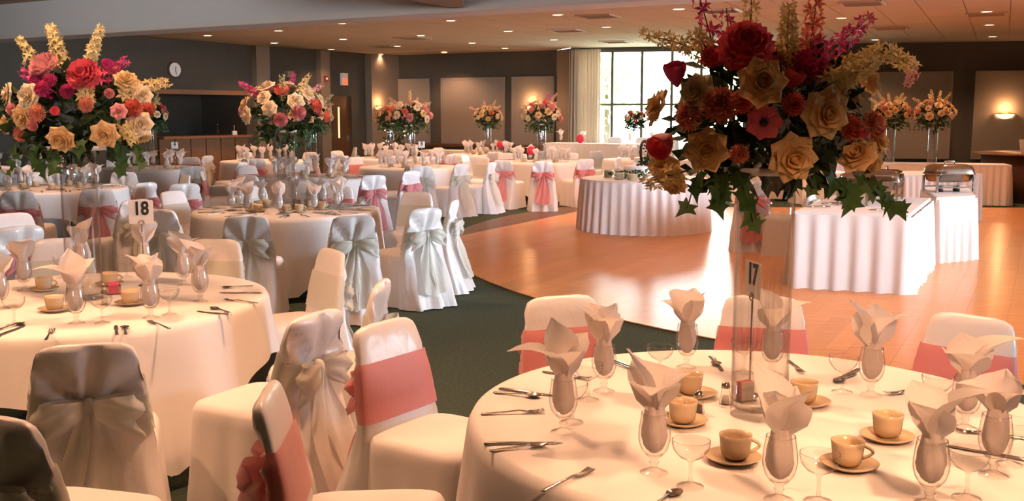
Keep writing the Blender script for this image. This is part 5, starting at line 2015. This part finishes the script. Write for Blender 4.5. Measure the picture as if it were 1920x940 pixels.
close_bouquet(*T18, Z_C + 0.743, 'large warm lit bouquet of roses and peonies on the number 18 vase', [
    ('peony', 'peony', 156, 139, 33, 1.0, (0, -0.9, 0.35)), ('peony', 'palepink', 80, 123, 30, 0.7, (-0.4, -0.6, 0.6)), ('rose', 'ivory_rose', 49, 180, 27, 0.9, (-0.3, -0.9, 0.1)),
    ('rose', 'ivory_rose', 10, 178, 26, 0.5, (-0.8, -0.5, 0.1)), ('rose', 'cream', 38, 222, 26, 0.9, (-0.3, -0.8, -0.2)), ('rose', 'cream', 112, 263, 29, 1.0, (0, -0.9, -0.4)),
    ('rose', 'cream', 195, 254, 29, 1.0, (0.2, -0.9, -0.2)), ('rose', 'ivory_rose', 264, 233, 27, 0.9, (0.6, -0.8, 0)), ('rose', 'cream', 270, 257, 18, 0.8, (0.5, -0.6, -0.6)),
    ('rose', 'cream', 238, 148, 26, 0.6, (0.4, -0.6, 0.6)), ('rose', 'ivory_rose', 268, 177, 22, 0.6, (0.6, -0.7, 0.2)), ('rose', 'palepink', 222, 209, 17, 1.0, (0.2, -1, 0)),
    ('carnation', 'coral', 250, 202, 18, 0.9, (0.4, -0.8, 0.2)), ('tulip', 'peony', 107, 212, 16, 1.0, (0, -0.8, 0.4)), ('carnation', 'salmon', 68, 212, 17, 0.9), ('carnation', 'salmon', 35, 252, 15, 0.7),
    ('carnation', 'salmon', 160, 196, 15, 1.0, F_), ('peony', 'palepink', 20, 205, 12, 0.8), ('tulip', 'magenta', 200, 128, 20, 0.8, (.3, -.5, .5)), ('carnation', 'magenta', 78, 165, 16, 0.9), ('carnation', 'magenta', 92, 150, 14, 0.8),
    ('rose', 'cream', 5, 235, 20, 0.4), ('peony', 'palepink', 205, 175, 10, 0.9), ('carnation', 'magenta', 70, 150, 18, 0.7), ('carnation', 'coral', 280, 205, 13, 0.7), ('carnation', 'magenta', 125, 170, 14, 0.9), ('peony', 'palepink', 60, 235, 12, 0.9)],
    [('stock', [(118, 150, -.05), (108, 90, -.05), (93, 48, -.03)], 0.030, 42), ('stock', [(165, 130, 0), (176, 90, 0), (190, 50, 0)], 0.026, 34), ('stock', [(62, 130, 0.02), (52, 95, 0.02), (33, 70, 0.02)], 0.024, 24),
     ('stock', [(245, 180, -.05), (280, 160, -.05), (316, 153, -.04)], 0.026, 26), ('stock', [(225, 180, -.12), (240, 175, -.12), (258, 160, -.1)], 0.03, 24), ('stock', [(160, 190, -.24), (160, 178, -.25), (160, 164, -.25)], 0.03, 18),
     ('stock', [(232, 225, -.2), (240, 245, -.2), (250, 268, -.2)], 0.03, 24), ('magenta', [(180, 160, -.05), (210, 130, -.05), (238, 114, -.04)], 0.026, 22), ('magenta', [(90, 170, -.1), (65, 150, -.1), (38, 132, -.08)], 0.026, 20),
     ('magenta', [(60, 165, -.15), (80, 170, -.18), (100, 180, -.2)], 0.024, 16)],
    [([(70, 270, -.15), (66, 290, -.16), (82, 328, -.16)], 6, 0.05), ([(30, 270, -.1), (28, 295, -.1), (15, 325, -.1)], 4, 0.045), ([(95, 275, -.15), (100, 295, -.16), (106, 318, -.16)], 3, 0.05),
     ([(225, 270, -.14), (228, 295, -.15), (226, 325, -.15)], 5, 0.05), ([(255, 265, -.1), (262, 285, -.1), (268, 310, -.1)], 4, 0.045), ([(150, 262, -.2), (150, 272, -.21), (146, 282, -.21)], 3, 0.045)],
    (0, 0, 1.68, [(0.32, 0.19, 0.19, (0.0, 0.0, 0.18), 560, 0.075, 15), (0.30, 0.18, 0.07, (0.0, 0.0, 0.03), 130, 0.07, 16)]), 372, (0.45, 0.34, 0.30), 0.15)
